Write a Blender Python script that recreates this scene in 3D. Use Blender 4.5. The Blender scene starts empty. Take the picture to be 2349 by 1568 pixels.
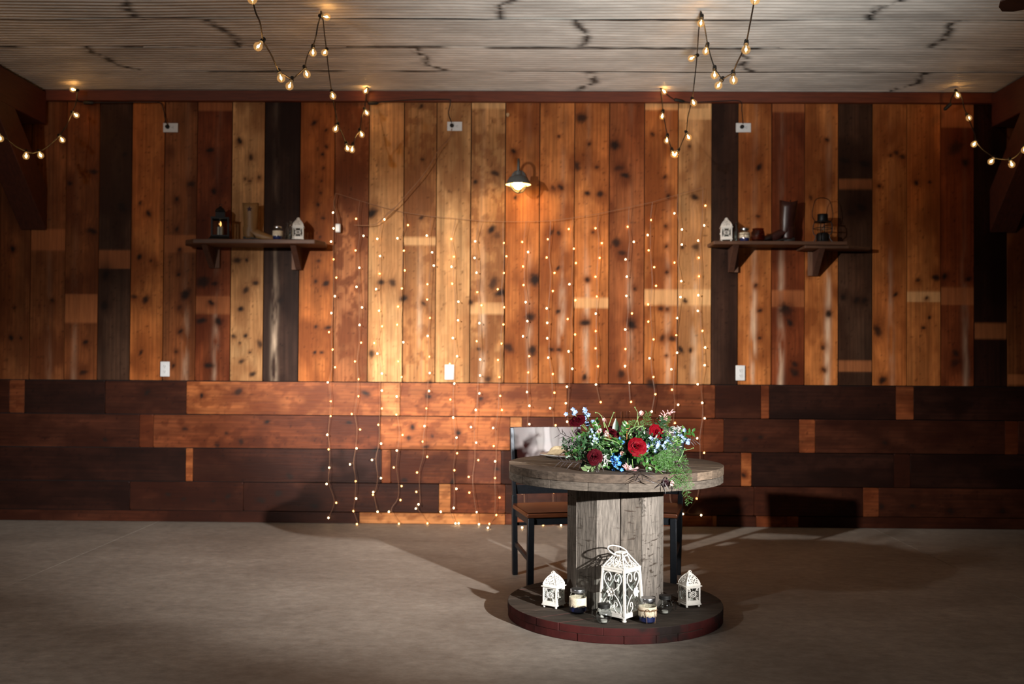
import bpy, bmesh, math, random
import numpy as np
from mathutils import Vector, Matrix
random.seed(7)
PI = math.pi
S = bpy.context.scene
COL = S.collection
# ------------------------------------------------------------------ camera
FW, FH = 2349, 1568
FPX = FW*35.0/36.0
CAMZ, WALLY, CEILZ = 1.24, 7.70, 3.35
YAW, PITCH, ROLL, SHIFT = math.radians(.87), math.radians(.9), math.radians(.40), 15.0
RM = Matrix.Rotation(YAW,3,'Z') @ Matrix.Rotation(PI/2+PITCH,3,'X') @ Matrix.Rotation(ROLL,3,'Z')
CAMP = Vector((0,0,CAMZ))
cam = bpy.data.cameras.new('camera'); camo = bpy.data.objects.new('camera', cam); COL.objects.link(camo)
camo.location = CAMP; camo.rotation_euler = RM.to_euler()
cam.lens = 35; cam.sensor_width = 36; cam.shift_y = SHIFT/FW
cam.clip_start = .05; cam.clip_end = 60
cam.dof.use_dof = True; cam.dof.focus_distance = 4.5; cam.dof.aperture_fstop = 2.2
S.camera = camo
def ray(px, py):
    return RM @ Vector(((px-FW/2)/FPX, (FH/2-py+SHIFT)/FPX, -1))
def P(px, py, y):
    'point seen at a pixel of the photograph, at room depth y'
    d = ray(px,py); return CAMP + d*(y/d.y)
def W(px, py): return P(px,py,WALLY)
def Z(px, py, z):
    'point seen at a pixel, at height z'
    d = ray(px,py); return CAMP + d*((z-CAMZ)/d.z)
# ------------------------------------------------------------------ light
w = bpy.data.worlds.new('world'); S.world = w; w.use_nodes = True
bg = w.node_tree.nodes['Background']; bg.inputs[0].default_value = (.9,.75,.6,1); bg.inputs[1].default_value = .003
S.view_settings.view_transform = 'Standard'; S.view_settings.look = 'None'
S.view_settings.exposure = -.2; S.view_settings.gamma = 1; S.view_settings.use_curve_mapping = False
def spot(name, loc, target, watts, deg, col, blend=1, r=.06):
    l = bpy.data.lights.new(name,'SPOT'); l.energy = watts; l.spot_size = math.radians(deg)
    l.spot_blend = blend; l.color = col; l.shadow_soft_size = r
    o = bpy.data.objects.new(name,l); COL.objects.link(o); o.location = loc
    o.rotation_euler = (Vector(target)-Vector(loc)).to_track_quat('-Z','Y').to_euler(); return o
# left and right off-camera strobes on stands beside the photographer (their shadows show in the photo)
L2P = (-3.3,1.33,2.60)
o = spot('strobe_left', L2P, (.20,7.7,1.02), 3600, 32, (1,.95,.89)); o.scale = (1.42,1,1)
spot('strobe_left_spill', L2P, (-.2,6.3,1.9), 260, 120, (1,.94,.88))
o = spot('strobe_right', (2.85,.45,1.72), (-1.25,6.4,.38), 4900, 30, (1,.97,.93), r=.04); o.scale = (1.12,.84,1)
spot('ceiling_fill', (.6,1.8,1.5), (.8,4.75,3.35), 860, 56, (1,1,.97), r=.25)  # upward bounce light added to brighten the ceiling
# ------------------------------------------------------------------ helpers
def s2l(c):
    return tuple((x/255/12.92 if x/255<=.04045 else ((x/255+.055)/1.055)**2.4) for x in c[:3])
class MB:
    def __init__(s): s.v=[]; s.f=[]; s.m=[]; s.c=[]; s.uv={}
    def add(s, vs, fs, mi=0, col=None):
        b=len(s.v); s.v += [tuple(p) for p in vs]
        for f in fs: s.f.append(tuple(b+i for i in f)); s.m.append(mi); s.c.append(col)
        return b
    def box(s, c, size, rot=None, mi=0, col=None):
        x,y,z=[k/2 for k in size]
        vs=[Vector((a*x,b*y,d*z)) for d in(-1,1) for b in(-1,1) for a in(-1,1)]
        if rot is not None: vs=[rot@p for p in vs]
        vs=[p+Vector(c) for p in vs]
        s.add(vs,[(0,2,3,1),(4,5,7,6),(0,1,5,4),(2,6,7,3),(0,4,6,2),(1,3,7,5)],mi,col)
    def bar(s, a, b, wx, wy, up=(0,0,1), mi=0):
        a=Vector(a); b=Vector(b); d=(b-a); L=d.length; z=d/L
        u=Vector(up); 
        if abs(u.dot(z))>.98: u=Vector((0,1,0))
        x=u.cross(z).normalized(); y=z.cross(x)
        R=Matrix((x,y,z)).transposed()
        s.box((a+b)/2,(wx,wy,L),R,mi)
    def tube(s, path, r, n=6, closed=False, mi=0, caps=True):
        pts=[Vector(p) for p in path]; N=len(pts)
        rr=r if isinstance(r,(list,tuple)) else [r]*N
        rings=[]; prev=None
        for i,p in enumerate(pts):
            if closed: t=pts[(i+1)%N]-pts[i-1]
            else: t=pts[min(i+1,N-1)]-pts[max(i-1,0)]
            if t.length<1e-9: t=Vector((0,0,1))
            t.normalize()
            if prev is None:
                u=Vector((0,0,1)) if abs(t.z)<.9 else Vector((1,0,0))
                u=(u-t*u.dot(t)).normalized()
            else:
                u=prev-t*prev.dot(t)
                u = u.normalized() if u.length>1e-6 else t.orthogonal().normalized()
            prev=u; q=t.cross(u)
            rings.append([p+(u*math.cos(2*PI*k/n)+q*math.sin(2*PI*k/n))*rr[i] for k in range(n)])
        fs=[]
        for i in range(N if closed else N-1):
            j=(i+1)%N
            for k in range(n): fs.append((i*n+k,i*n+(k+1)%n,j*n+(k+1)%n,j*n+k))
        if caps and not closed: fs+= [tuple(reversed(range(n))), tuple((N-1)*n+k for k in range(n))]
        s.add([p for R in rings for p in R],fs,mi)
    def lathe(s, prof, n=24, c=(0,0,0), mi=0, rf=None, closed=False):
        vs=[]; fs=[]; c=Vector(c)
        for (r,z) in prof:
            for k in range(n):
                a=2*PI*k/n; q=r*(rf(a,z) if rf else 1)
                vs.append(c+Vector((q*math.cos(a),q*math.sin(a),z)))
        for i in range(len(prof)-1+(1 if closed else 0)):
            j=(i+1)%len(prof)
            for k in range(n): fs.append((i*n+k,i*n+(k+1)%n,j*n+(k+1)%n,j*n+k))
        s.add(vs,fs,mi)
    def disc(s, r, z, n=24, c=(0,0,0), mi=0, flip=False):
        c=Vector(c); idx=list(range(n))
        s.add([c+Vector((r*math.cos(2*PI*k/n),r*math.sin(2*PI*k/n),z)) for k in idx],[tuple(reversed(idx)) if flip else tuple(idx)],mi)
    def ball(s, c, r, n=10, m=7, mi=0):
        c=Vector(c); r=r if isinstance(r,(tuple,list)) else (r,r,r)
        vs=[c+Vector((0,0,-r[2]))]; fs=[]
        for i in range(1,m):
            t=-PI/2+PI*i/m
            for k in range(n):
                a=2*PI*k/n; vs.append(c+Vector((r[0]*math.cos(t)*math.cos(a),r[1]*math.cos(t)*math.sin(a),r[2]*math.sin(t))))
        vs.append(c+Vector((0,0,r[2]))); top=len(vs)-1
        for k in range(n): fs.append((0,1+(k+1)%n,1+k)); fs.append((top,1+(m-2)*n+k,1+(m-2)*n+(k+1)%n))
        for i in range(m-2):
            for k in range(n): fs.append((1+i*n+k,1+i*n+(k+1)%n,1+(i+1)*n+(k+1)%n,1+(i+1)*n+k))
        s.add(vs,fs,mi)
    def prism(s, poly, z0, z1, mi=0, mside=None, M=None, col=None):
        'polygon in xy (counter-clockwise) pushed from z0 to z1'
        n=len(poly); vs=[Vector((x,y,z0)) for x,y in poly]+[Vector((x,y,z1)) for x,y in poly]
        if M is not None: vs=[M@p for p in vs]
        b=s.add(vs,[tuple(reversed(range(n))),tuple(range(n,2*n))],mi,col)
        for i in range(n):
            j=(i+1)%n; s.f.append((b+i,b+j,b+n+j,b+n+i)); s.m.append(mi if mside is None else mside); s.c.append(col)
    def grid(s, fn, nu, nv, mi=0):
        vs=[fn(i/nu,j/nv) for j in range(nv+1) for i in range(nu+1)]
        fs=[(j*(nu+1)+i,j*(nu+1)+i+1,(j+1)*(nu+1)+i+1,(j+1)*(nu+1)+i) for j in range(nv) for i in range(nu)]
        return s.add(vs,fs,mi)
    def xform(s, M, start=0):
        for i in range(start,len(s.v)): s.v[i]=tuple(M@Vector(s.v[i]))
    def mesh(s, name, mats, smooth=40):
        me=bpy.data.meshes.new(name); me.from_pydata(s.v,[],s.f)
        mats = mats if isinstance(mats,(list,tuple)) else [mats]
        for m in mats: me.materials.append(m)
        me.polygons.foreach_set('material_index',s.m)
        if any(c is not None for c in s.c):
            a=me.color_attributes.new('col','FLOAT_COLOR','CORNER')
            out=[]
            for p,c in zip(s.f,s.c):
                q=tuple(c or (1,1,1))+(1,); out += list(q)*len(p)
            a.data.foreach_set('color',out)
        if smooth:
            me.polygons.foreach_set('use_smooth',[True]*len(s.f)); me.set_sharp_from_angle(angle=math.radians(smooth))
        me.update(); return me
def obj(name, mb, mats, parent=None, smooth=40, bevel=0, label=None, solid=0):
    me = mb.mesh(name,mats,smooth) if isinstance(mb,MB) else mb
    o=bpy.data.objects.new(name,me); COL.objects.link(o)
    if parent: o.parent=parent
    if bevel:
        b=o.modifiers.new('bevel','BEVEL'); b.width=bevel; b.segments=2; b.limit_method='ANGLE'
    if solid:
        b=o.modifiers.new('solid','SOLIDIFY'); b.thickness=solid; b.offset=0
    if label: o['label']=label
    return o
def thing(name, label, cat, loc=(0,0,0), rotz=0, group=None):
    o=bpy.data.objects.new(name,None); COL.objects.link(o); o.location=loc; o.rotation_euler=(0,0,rotz)
    o.empty_display_size=.05
    o['label']=label; o['category']=cat
    if group: o['group']=group
    return o
def struct(o): o['kind']='structure'; return o
def dup(root, loc, rotz, label, group=None):
    r=root.copy(); COL.objects.link(r); r.location=loc; r.rotation_euler=(0,0,rotz); r['label']=label
    if group: r['group']=group
    for ch in list(root.children):
        c=ch.copy(); COL.objects.link(c); c.parent=r
        for g in ch.children:
            d=g.copy(); COL.objects.link(d); d.parent=c
    return r
def cr(pts, k=6, closed=False):
    'smooth curve through points'
    p=[Vector(q) for q in pts]; n=len(p); out=[]
    for i in range(n if closed else n-1):
        if closed: a,b,c,d=p[i-1],p[i],p[(i+1)%n],p[(i+2)%n]
        else: a,b,c,d=p[max(i-1,0)],p[i],p[i+1],p[min(i+2,n-1)]
        for j in range(k):
            t=j/k; out.append(.5*((2*b)+(c-a)*t+(2*a-5*b+4*c-d)*t*t+(3*b-a-3*c+d)*t**3))
    if not closed: out.append(p[-1])
    return out
# ------------------------------------------------------------------ materials
MATS={}
def mk(name, rgb, rough=.5, metal=0, nscale=0, namt=0, bump=0, stretch=(1,1,1), attr=False, emit=None, estr=0, spec=.5, rot=(0,0,0), nscale2=0, rgb2=None, thr=(.45,.6), coord='Object', sheen=0, trans=0):
    m=bpy.data.materials.new(name); m.use_nodes=True; nt=m.node_tree; N=nt.nodes; L=nt.links
    b=N['Principled BSDF']; b.inputs['Roughness'].default_value=rough; b.inputs['Metallic'].default_value=metal
    b.inputs['Specular IOR Level'].default_value=spec
    if trans: b.inputs['Transmission Weight'].default_value=trans
    lin=s2l(rgb)+(1,)
    b.inputs['Base Color'].default_value=lin
    src=None
    if attr:
        a=N.new('ShaderNodeAttribute'); a.attribute_name='col'; src=a.outputs['Color']
    if nscale or rgb2:
        tc=N.new('ShaderNodeTexCoord'); mp=N.new('ShaderNodeMapping'); L.new(tc.outputs[coord],mp.inputs[0])
        mp.inputs['Scale'].default_value=stretch; mp.inputs['Rotation'].default_value=rot
    if rgb2:
        n2=N.new('ShaderNodeTexNoise'); n2.inputs['Scale'].default_value=nscale2; n2.inputs['Detail'].default_value=5
        L.new(mp.outputs[0],n2.inputs['Vector'])
        rp=N.new('ShaderNodeMapRange'); rp.inputs[1].default_value=thr[0]; rp.inputs[2].default_value=thr[1]; L.new(n2.outputs['Fac'],rp.inputs[0])
        mx=N.new('ShaderNodeMix'); mx.data_type='RGBA'; L.new(rp.outputs[0],mx.inputs['Factor'])
        if src: L.new(src,mx.inputs['A'])
        else: mx.inputs['A'].default_value=lin
        mx.inputs['B'].default_value=s2l(rgb2)+(1,); src=mx.outputs['Result']
    if nscale:
        n=N.new('ShaderNodeTexNoise'); n.inputs['Scale'].default_value=nscale; n.inputs['Detail'].default_value=6; n.inputs['Roughness'].default_value=.6
        L.new(mp.outputs[0],n.inputs['Vector'])
        mr=N.new('ShaderNodeMapRange'); mr.inputs[1].default_value=.3; mr.inputs[2].default_value=.7
        mr.inputs[3].default_value=1-namt; mr.inputs[4].default_value=1+namt; L.new(n.outputs['Fac'],mr.inputs[0])
        vm=N.new('ShaderNodeVectorMath'); vm.operation='SCALE'
        if src: L.new(src,vm.inputs[0])
        else: vm.inputs[0].default_value=lin[:3]
        L.new(mr.outputs[0],vm.inputs['Scale']); src=vm.outputs[0]
        if bump:
            bp=N.new('ShaderNodeBump'); bp.inputs['Strength'].default_value=bump; bp.inputs['Distance'].default_value=.004
            L.new(n.outputs['Fac'],bp.inputs['Height']); L.new(bp.outputs[0],b.inputs['Normal'])
    if src: L.new(src,b.inputs['Base Color'])
    if emit:
        b.inputs['Emission Color'].default_value=tuple(emit)+(1,); b.inputs['Emission Strength'].default_value=estr
    MATS[name]=m; return m
def glass(name, tint=(1,1,1), gloss=.06, emit=None, estr=0, body=0, bodycol=(1,1,1)):
    'thin clear glass: sees through, reflects more at grazing angles'
    m=bpy.data.materials.new(name); m.use_nodes=True; nt=m.node_tree; N=nt.nodes; L=nt.links
    N.remove(N['Principled BSDF']); out=N['Material Output']
    t=N.new('ShaderNodeBsdfTransparent'); t.inputs[0].default_value=tint+(1,)
    g=N.new('ShaderNodeBsdfGlossy'); g.inputs['Roughness'].default_value=.04
    lw=N.new('ShaderNodeLayerWeight'); lw.inputs[0].default_value=.25
    mr=N.new('ShaderNodeMapRange'); mr.inputs[3].default_value=gloss; mr.inputs[4].default_value=.75
    pw=N.new('ShaderNodeMath'); pw.operation='POWER'; pw.inputs[1].default_value=2; L.new(lw.outputs['Facing'],pw.inputs[0]); L.new(pw.outputs[0],mr.inputs[0])
    mx=N.new('ShaderNodeMixShader'); L.new(mr.outputs[0],mx.inputs[0]); L.new(t.outputs[0],mx.inputs[1]); L.new(g.outputs[0],mx.inputs[2])
    last=mx.outputs[0]
    if body:
        d=N.new('ShaderNodeBsdfTranslucent'); d.inputs[0].default_value=bodycol+(1,)
        m2=N.new('ShaderNodeMixShader'); m2.inputs[0].default_value=body; L.new(last,m2.inputs[1]); L.new(d.outputs[0],m2.inputs[2]); last=m2.outputs[0]
    if emit:
        e=N.new('ShaderNodeEmission'); e.inputs[0].default_value=emit+(1,); e.inputs[1].default_value=estr
        a=N.new('ShaderNodeAddShader'); L.new(last,a.inputs[0]); L.new(e.outputs[0],a.inputs[1]); last=a.outputs[0]
    L.new(last,out.inputs[0]); MATS[name]=m; return m
M_plankv = mk('vertical_boards',(150,100,60),.62,attr=True,nscale=10,namt=.16,bump=.25,stretch=(9,9,.45),spec=.14)
M_plankh = mk('horizontal_boards',(150,100,60),.5,attr=True,nscale=10,namt=.16,bump=.25,stretch=(.45,9,9),spec=.22)
M_dark = mk('dark_gap',(16,10,7),.9)
M_trim = mk('trim_wood',(104,46,22),.6,nscale=8,namt=.3,bump=.2,stretch=(.6,8,8))
M_beam = mk('beam_wood',(76,30,18),.65,nscale=8,namt=.3,bump=.2,stretch=(8,.6,8))
M_brace = mk('brace_wood',(74,34,19),.65,nscale=8,namt=.3,bump=.2,stretch=(8,3,3))
M_tin = mk('painted_tin',(190,180,170),.45,attr=True,nscale=30,namt=.08,stretch=(.3,1,1),spec=.4)
M_room = mk('room_wood',(46,28,20),.7,nscale=4,namt=.3,stretch=(2,2,.3))
M_spool = mk('weathered_spool_wood',(90,78,66),.8,attr=True,nscale=16,namt=.55,bump=.6,stretch=(.5,7,7),rot=(0,0,-.35),spec=.2)
M_spoolrim = mk('spool_rim_wood',(132,118,104),.85,attr=True,nscale=9,namt=.45,bump=.6,stretch=(3,3,9),spec=.2)
M_stave = mk('spool_stave_wood',(128,114,102),.85,attr=True,nscale=16,namt=.5,bump=.8,stretch=(7,7,.8),spec=.2)
M_basetop = mk('spool_base_wood',(70,60,52),.85,attr=True,nscale=9,namt=.5,bump=.6,stretch=(.6,7,7),rot=(0,0,-.5),spec=.2)
M_redrim = mk('spool_red_paint',(64,18,16),.75,nscale=9,namt=.4,bump=.4,rgb2=(30,18,15),nscale2=5,thr=(.52,.62),spec=.3)
M_black = mk('black_rubber',(16,15,14),.55)
M_blackmetal = mk('black_metal',(22,23,25),.45,metal=.4,nscale=40,namt=.2)
M_gun = mk('gunmetal_frame',(38,42,48),.42,metal=.5,nscale=60,namt=.15)
M_seat = mk('walnut_seat',(86,46,26),.35,nscale=10,namt=.3,stretch=(1,6,6))
M_backp = mk('mahogany_back',(46,22,20),.36,nscale=5,namt=.4,stretch=(1,3,3),spec=.3)
M_white = mk('white_enamel',(226,222,214),.45,nscale=60,namt=.06,rgb2=(170,150,130),nscale2=26,thr=(.66,.74))
M_plastic = mk('white_plastic',(225,226,226),.35)
M_slot = mk('slot_dark',(30,28,26),.7)
M_silver = mk('zinc_lid',(190,192,195),.28,metal=1)
M_silverplate = mk('silver_charger',(206,207,210),.35,metal=.35)
M_linen = mk('beige_linen',(168,150,120),.9,nscale=120,namt=.15,bump=.3)
M_lace = mk('cream_lace',(212,197,172),.9,nscale=170,namt=.3,bump=.8)
M_burlap = mk('burlap_band',(180,158,122),.95,nscale=150,namt=.35,bump=.8)
M_twine = mk('jute_twine',(120,92,66),.9)
M_bluesand = mk('blue_sand',(8,30,92),.7,nscale=90,namt=.3)
M_wax = mk('white_wax',(215,210,200),.5)
M_shelf = mk('dark_shelf_wood',(92,62,44),.6,nscale=8,namt=.4,bump=.3,stretch=(.6,6,6))
M_bracket = mk('bracket_wood',(74,44,30),.7,nscale=8,namt=.3,stretch=(5,5,.8))
M_cleat = mk('cleat_wood',(112,78,58),.7,nscale=8,namt=.3,stretch=(5,5,.8))
M_tan = mk('tan_leather',(142,106,64),.5,nscale=14,namt=.2,bump=.3)
M_brownl = mk('dark_brown_leather',(52,24,20),.35,nscale=14,namt=.25,bump=.3)
M_sole = mk('boot_sole',(24,18,16),.6)
M_amber = glass('amber_glass',(.62,.26,.08),.06,body=.35,bodycol=(.4,.16,.05))
M_flute = glass('flute_glass',(.985,.985,.98),.05)
M_glass = glass('clear_glass',(.90,.92,.92),.12)
M_mug = glass('smoky_glass',(.74,.77,.77),.14)
M_pane = glass('lantern_pane',(.93,.95,.95),.05)
M_teal = glass('teal_glass',(.25,.55,.50),.08,body=.3,bodycol=(.05,.2,.18))
M_bulb = glass('amber_bulb_glass',(1,.86,.62),.05,emit=(1,.55,.2),estr=.22)
M_fil = mk('glowing_filament',(255,200,120),.5,emit=(1,.56,.21),estr=120)
M_led = mk('fairy_light_glow',(255,220,150),.5,emit=(1,.66,.32),estr=24)
M_ledo = mk('fairy_light_amber_glow',(255,210,130),.5,emit=(1,.50,.14),estr=13)
M_wire = mk('clear_copper_wire',(150,108,80),.45,spec=.4)
M_lampbulb = mk('lamp_glow',(255,230,190),.5,emit=(1,.62,.20),estr=70)
M_reflglow = mk('orange_reflection_glow',(255,200,120),.5,emit=(1,.5,.14),estr=4)
M_shadein = mk('shade_inner_enamel',(235,228,215),.4)
M_shadeout = mk('shade_grey_enamel',(70,72,72),.45,nscale=30,namt=.12)
# ------------------------------------------------------------------ numpy wood
def hsh(ix,iy,seed):
    h=(ix.astype(np.int64)*374761393+iy.astype(np.int64)*668265263+seed*1274126177)&0xffffffff
    h=((h^(h>>13))*1274126177)&0xffffffff
    return ((h^(h>>16))&0xffff)/65535.0
def vn(x,y,seed=0):
    xi=np.floor(x); yi=np.floor(y); fx=x-xi; fy=y-yi; fx=fx*fx*(3-2*fx); fy=fy*fy*(3-2*fy)
    a=hsh(xi,yi,seed); b=hsh(xi+1,yi,seed); c=hsh(xi,yi+1,seed); d=hsh(xi+1,yi+1,seed)
    return (a*(1-fx)+b*fx)*(1-fy)+(c*(1-fx)+d*fx)*fy
def fbm(x,y,seed=0,o=4):
    t=0; a=.5; n=0
    for k in range(o): t=t+a*vn(x*2**k,y*2**k,seed+k*17); n+=a; a*=.5
    return t/n
TONES={'o':(178,108,56),'l':(204,154,102),'r':(122,62,32),'R':(156,98,60),'m':(128,76,42),'d':(54,35,26),'n':(148,86,48),'j':(118,62,33),'g':(70,48,35),'t':(180,128,80),'p':(208,150,100),'x':(62,30,17),'y':(40,19,12),'q':(110,58,31),'h':(154,88,47),'s':(194,130,78)}
KNOTS=[(550,323,6),(576,361,6),(482,344,6),(490,439,6),(594,406,4),(562,410,3),(573,415,3),(438,422,8),(405,456,4),(406,524,5),(412,571,4),(409,630,4),(412,704,5),(413,760,5),(403,806,3),(397,838,4),(425,676,12),(466,647,15),(492,650,6),(484,693,6),(501,736,8),(462,735,9),(479,838,8),(544,597,8),(566,597,4),(564,665,7),(586,649,6),(552,708,6),(563,770,5),(536,771,5),(550,786,3),(596,788,8),(573,808,3),(554,829,6),(579,858,6),(644,689,5),
(748,298,3.5),(748,336,3.5),(740,354,4),(742,385,3),(737,415,3),(734,442,3),(729,469,4),(742,500,4),(734,543,3),(730,597,4),(724,645,4),(748,649,7),(724,749,4),(753,751,6),(722,808,4),(737,808,4),(720,281,6),
(1136,397,8),(1138,539,8),(1128,526,8),(1132,650,12),(1148,671,10),(1090,417,5),(926,684,8),(972,696,5),(900,647,8),(874,647,7),(852,811,7),(1119,869,7),(986,875,4),(966,243,5),(969,365,4),(967,498,5),(1080,693,5),(852,489,11),(1098,800,4),
(1178,346,5),(1269,430,5),(1287,430,6),(1347,443,5),(1377,445,7),(1352,331,4),(1369,383,4),(1282,312,3),(1334,270,11),(1323,380,9),(1421,385,9),(1434,402,8),(1410,333,11),(1414,556,10),(1427,580,8),(1449,743,11),(1425,857,9),(1456,662,4),(1347,641,5),(1343,740,9),(1280,714,5),(1280,615,5),(1266,532,5),(1281,535,5),(1265,801,5),(1282,802,5),(1360,533,3),(1226,640,13),(1217,727,10),(1221,803,11),(1167,797,11),(1182,453,4),(1525,406,4),(1534,450,5),(1527,518,4),(1529,565,4),(1530,624,4),(1516,708,5),(1531,708,3),(1519,774,6),(1542,777,7),(1562,801,8),(1584,803,5),(1529,814,3),(1594,452,8),(1566,567,5),(1597,566,9),(1571,690,5),(1581,335,4),(1497,307,4),(1341,864,6),(1493,879,11),
(1741,383,7),(1739,495,4),(1734,654,4),(1744,712,5),(1743,775,4),(1804,712,15),(1812,740,7),(1901,719,7),(1888,797,5),(1890,848,5),(1856,623,5),(1823,853,10),(1823,835,7),(1934,682,7),(1966,688,6),(1984,688,6),(1956,487,9),(1977,476,10),(1984,376,9),(1936,368,9),(1860,454,4),(1897,320,4),
(2043,357,4),(2056,350,5),(2070,359,6),(2017,427,4),(2102,419,5),(2133,418,4),(2054,676,5),(2106,642,5),(2148,637,8),(2126,683,4),(2132,728,4),(2013,759,11),(2119,752,4),(2193,829,10),(2193,810,7),(2193,337,15),(2215,372,9),(2222,640,7),(2167,633,7),(2024,872,8),
(160,420,5),(215,394,8),(212,530,9),(286,354,6),(280,476,10),(340,489,6),(321,465,4),(319,589,6),(346,598,3),(334,686,8),(308,680,6),(323,808,5),(28,571,6),(26,775,6),(48,775,4),(191,853,7),(197,784,5),(119,688,4),(243,630,9),(239,701,9),(33,706,3),
(338,899,6),(241,1008,5),(425,983,5),(463,907,5),(547,899,8),(613,967,5),(553,1012,6),(519,993,3),(498,1021,5),(387,1134,5),(422,1144,5),(490,1148,4),(523,1137,6),(599,1147,8),(637,1131,8),(665,1092,7),(741,1076,5),(722,1160,7),(801,969,5),(946,979,5),(937,1004,5),(992,1000,4),(1052,993,6),(863,1031,7),(927,1101,6),(977,1024,5),(839,902,7),(983,908,6),(1103,914,5),(1140,1075,5),(1037,1106,6),(1710,1006,5),(1745,1002,4),(2030,1016,5),(1705,1090,5),(1692,1172,4),(1955,1154,4),(2022,1161,7),(2094,1160,5),(2179,1171,7),(2300,1171,5)]
KW=[]
for (px,py,s_) in KNOTS:
    q=W(px,py); KW.append((q.x,q.z,s_*.00337))
# boards: list of (x0,x1,z0,z1,tone,vertical,pale blocks)
EDGE=[0,70,150,226,300,375,450,530,605,686,766,845,925,1000,1079,1158,1237,1317,1397,1478,1555,1632,1693,1770,1846,1923,2001,2080,2158,2235,2310,2390]
TYP =list('m m m g o m r l d o R l T l T o o o n o l d o r o g o o r y m'.replace(' ',''))
PALE={1:[(527,572)],2:[(676,738)],3:[(575,614)],5:[(540,577)],6:[(680,718),(236,252)],12:[(545,560)],14:[(695,718),(235,247)],17:[(684,704)],19:[(665,698),(238,250)],20:[(665,698),(250,272)],23:[(667,702),(238,255)],25:[(412,432),(828,850)],27:[(670,690)],28:[(660,697),(240,290)],29:[(742,775)],7:[],30:[(860,880)]}
STREAK={5:.35,6:.35,16:.75,17:.6,18:.35,19:.5,20:.6,22:.7,23:.65,24:.8,8:.75,1:.12,2:.15,14:.55,15:.5,12:.45,28:.25,26:.3}
EXT={-1:'m',-2:'r',-3:'o',-4:'g',-5:'m',-6:'o',-7:'m',-8:'d',31:'o',32:'r',33:'m',34:'d',35:'o',36:'m',37:'r',38:'o'}
ZT=CEILZ; ZM=1.093
class Grid:
    def __init__(s): s.V=[];s.F=[];s.C=[];s.M=[];s.n=0
    def board(s,x0,x1,z0,z1,yf,colfn,mi,step=.011,thick=.02,ystep=None):
        nx=max(2,int((x1-x0)/step)); nz=max(2,int((z1-z0)/step))
        X,Zz=np.meshgrid(np.linspace(x0,x1,nx+1),np.linspace(z0,z1,nz+1))
        c=colfn(X,Zz); Y=np.full_like(X,yf)
        v=np.stack([X,Y,Zz],-1).reshape(-1,3); b=s.n
        i=np.arange(nz)[:,None]*(nx+1)+np.arange(nx)[None]
        f=np.stack([i,i+1,i+nx+2,i+nx+1],-1).reshape(-1,4)+b
        s.V.append(v); s.C.append(c.reshape(-1,3)); s.F.append(f); s.M.append(np.full(len(f),mi)); s.n+=len(v)
        # edge faces back into the gap
        cs=[0,nx,(nx+1)*(nz+1)-1,(nx+1)*nz]; e=[]
        vb=np.array([[x0,yf+thick,z0],[x1,yf+thick,z0],[x1,yf+thick,z1],[x0,yf+thick,z1]])
        s.V.append(vb); s.C.append(np.stack([c.reshape(-1,3)[k]*.6 for k in cs]))
        for k in range(4): e.append([b+cs[k],s.n+k,s.n+(k+1)%4,b+cs[(k+1)%4]])
        s.F.append(np.array(e)); s.M.append(np.full(4,mi)); s.n+=4
    def build(s,name,mats):
        V=np.concatenate(s.V); F=np.concatenate(s.F); C=np.concatenate(s.C); Mi=np.concatenate(s.M)
        me=bpy.data.meshes.new(name); me.vertices.add(len(V)); me.vertices.foreach_set('co',V.ravel())
        me.loops.add(F.size); me.loops.foreach_set('vertex_index',F.ravel().astype(np.int32))
        me.polygons.add(len(F)); me.polygons.foreach_set('loop_start',np.arange(0,F.size,4,dtype=np.int32))
        me.polygons.foreach_set('material_index',Mi.astype(np.int32))
        for m in mats: me.materials.append(m)
        a=me.color_attributes.new('col','FLOAT_COLOR','POINT')
        a.data.foreach_set('color',np.concatenate([C,np.ones((len(C),1))],1).ravel())
        me.update(); me.validate()
        o=bpy.data.objects.new(name,me); COL.objects.link(o); return o
LIN=lambda c: np.array(s2l(c))
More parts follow.
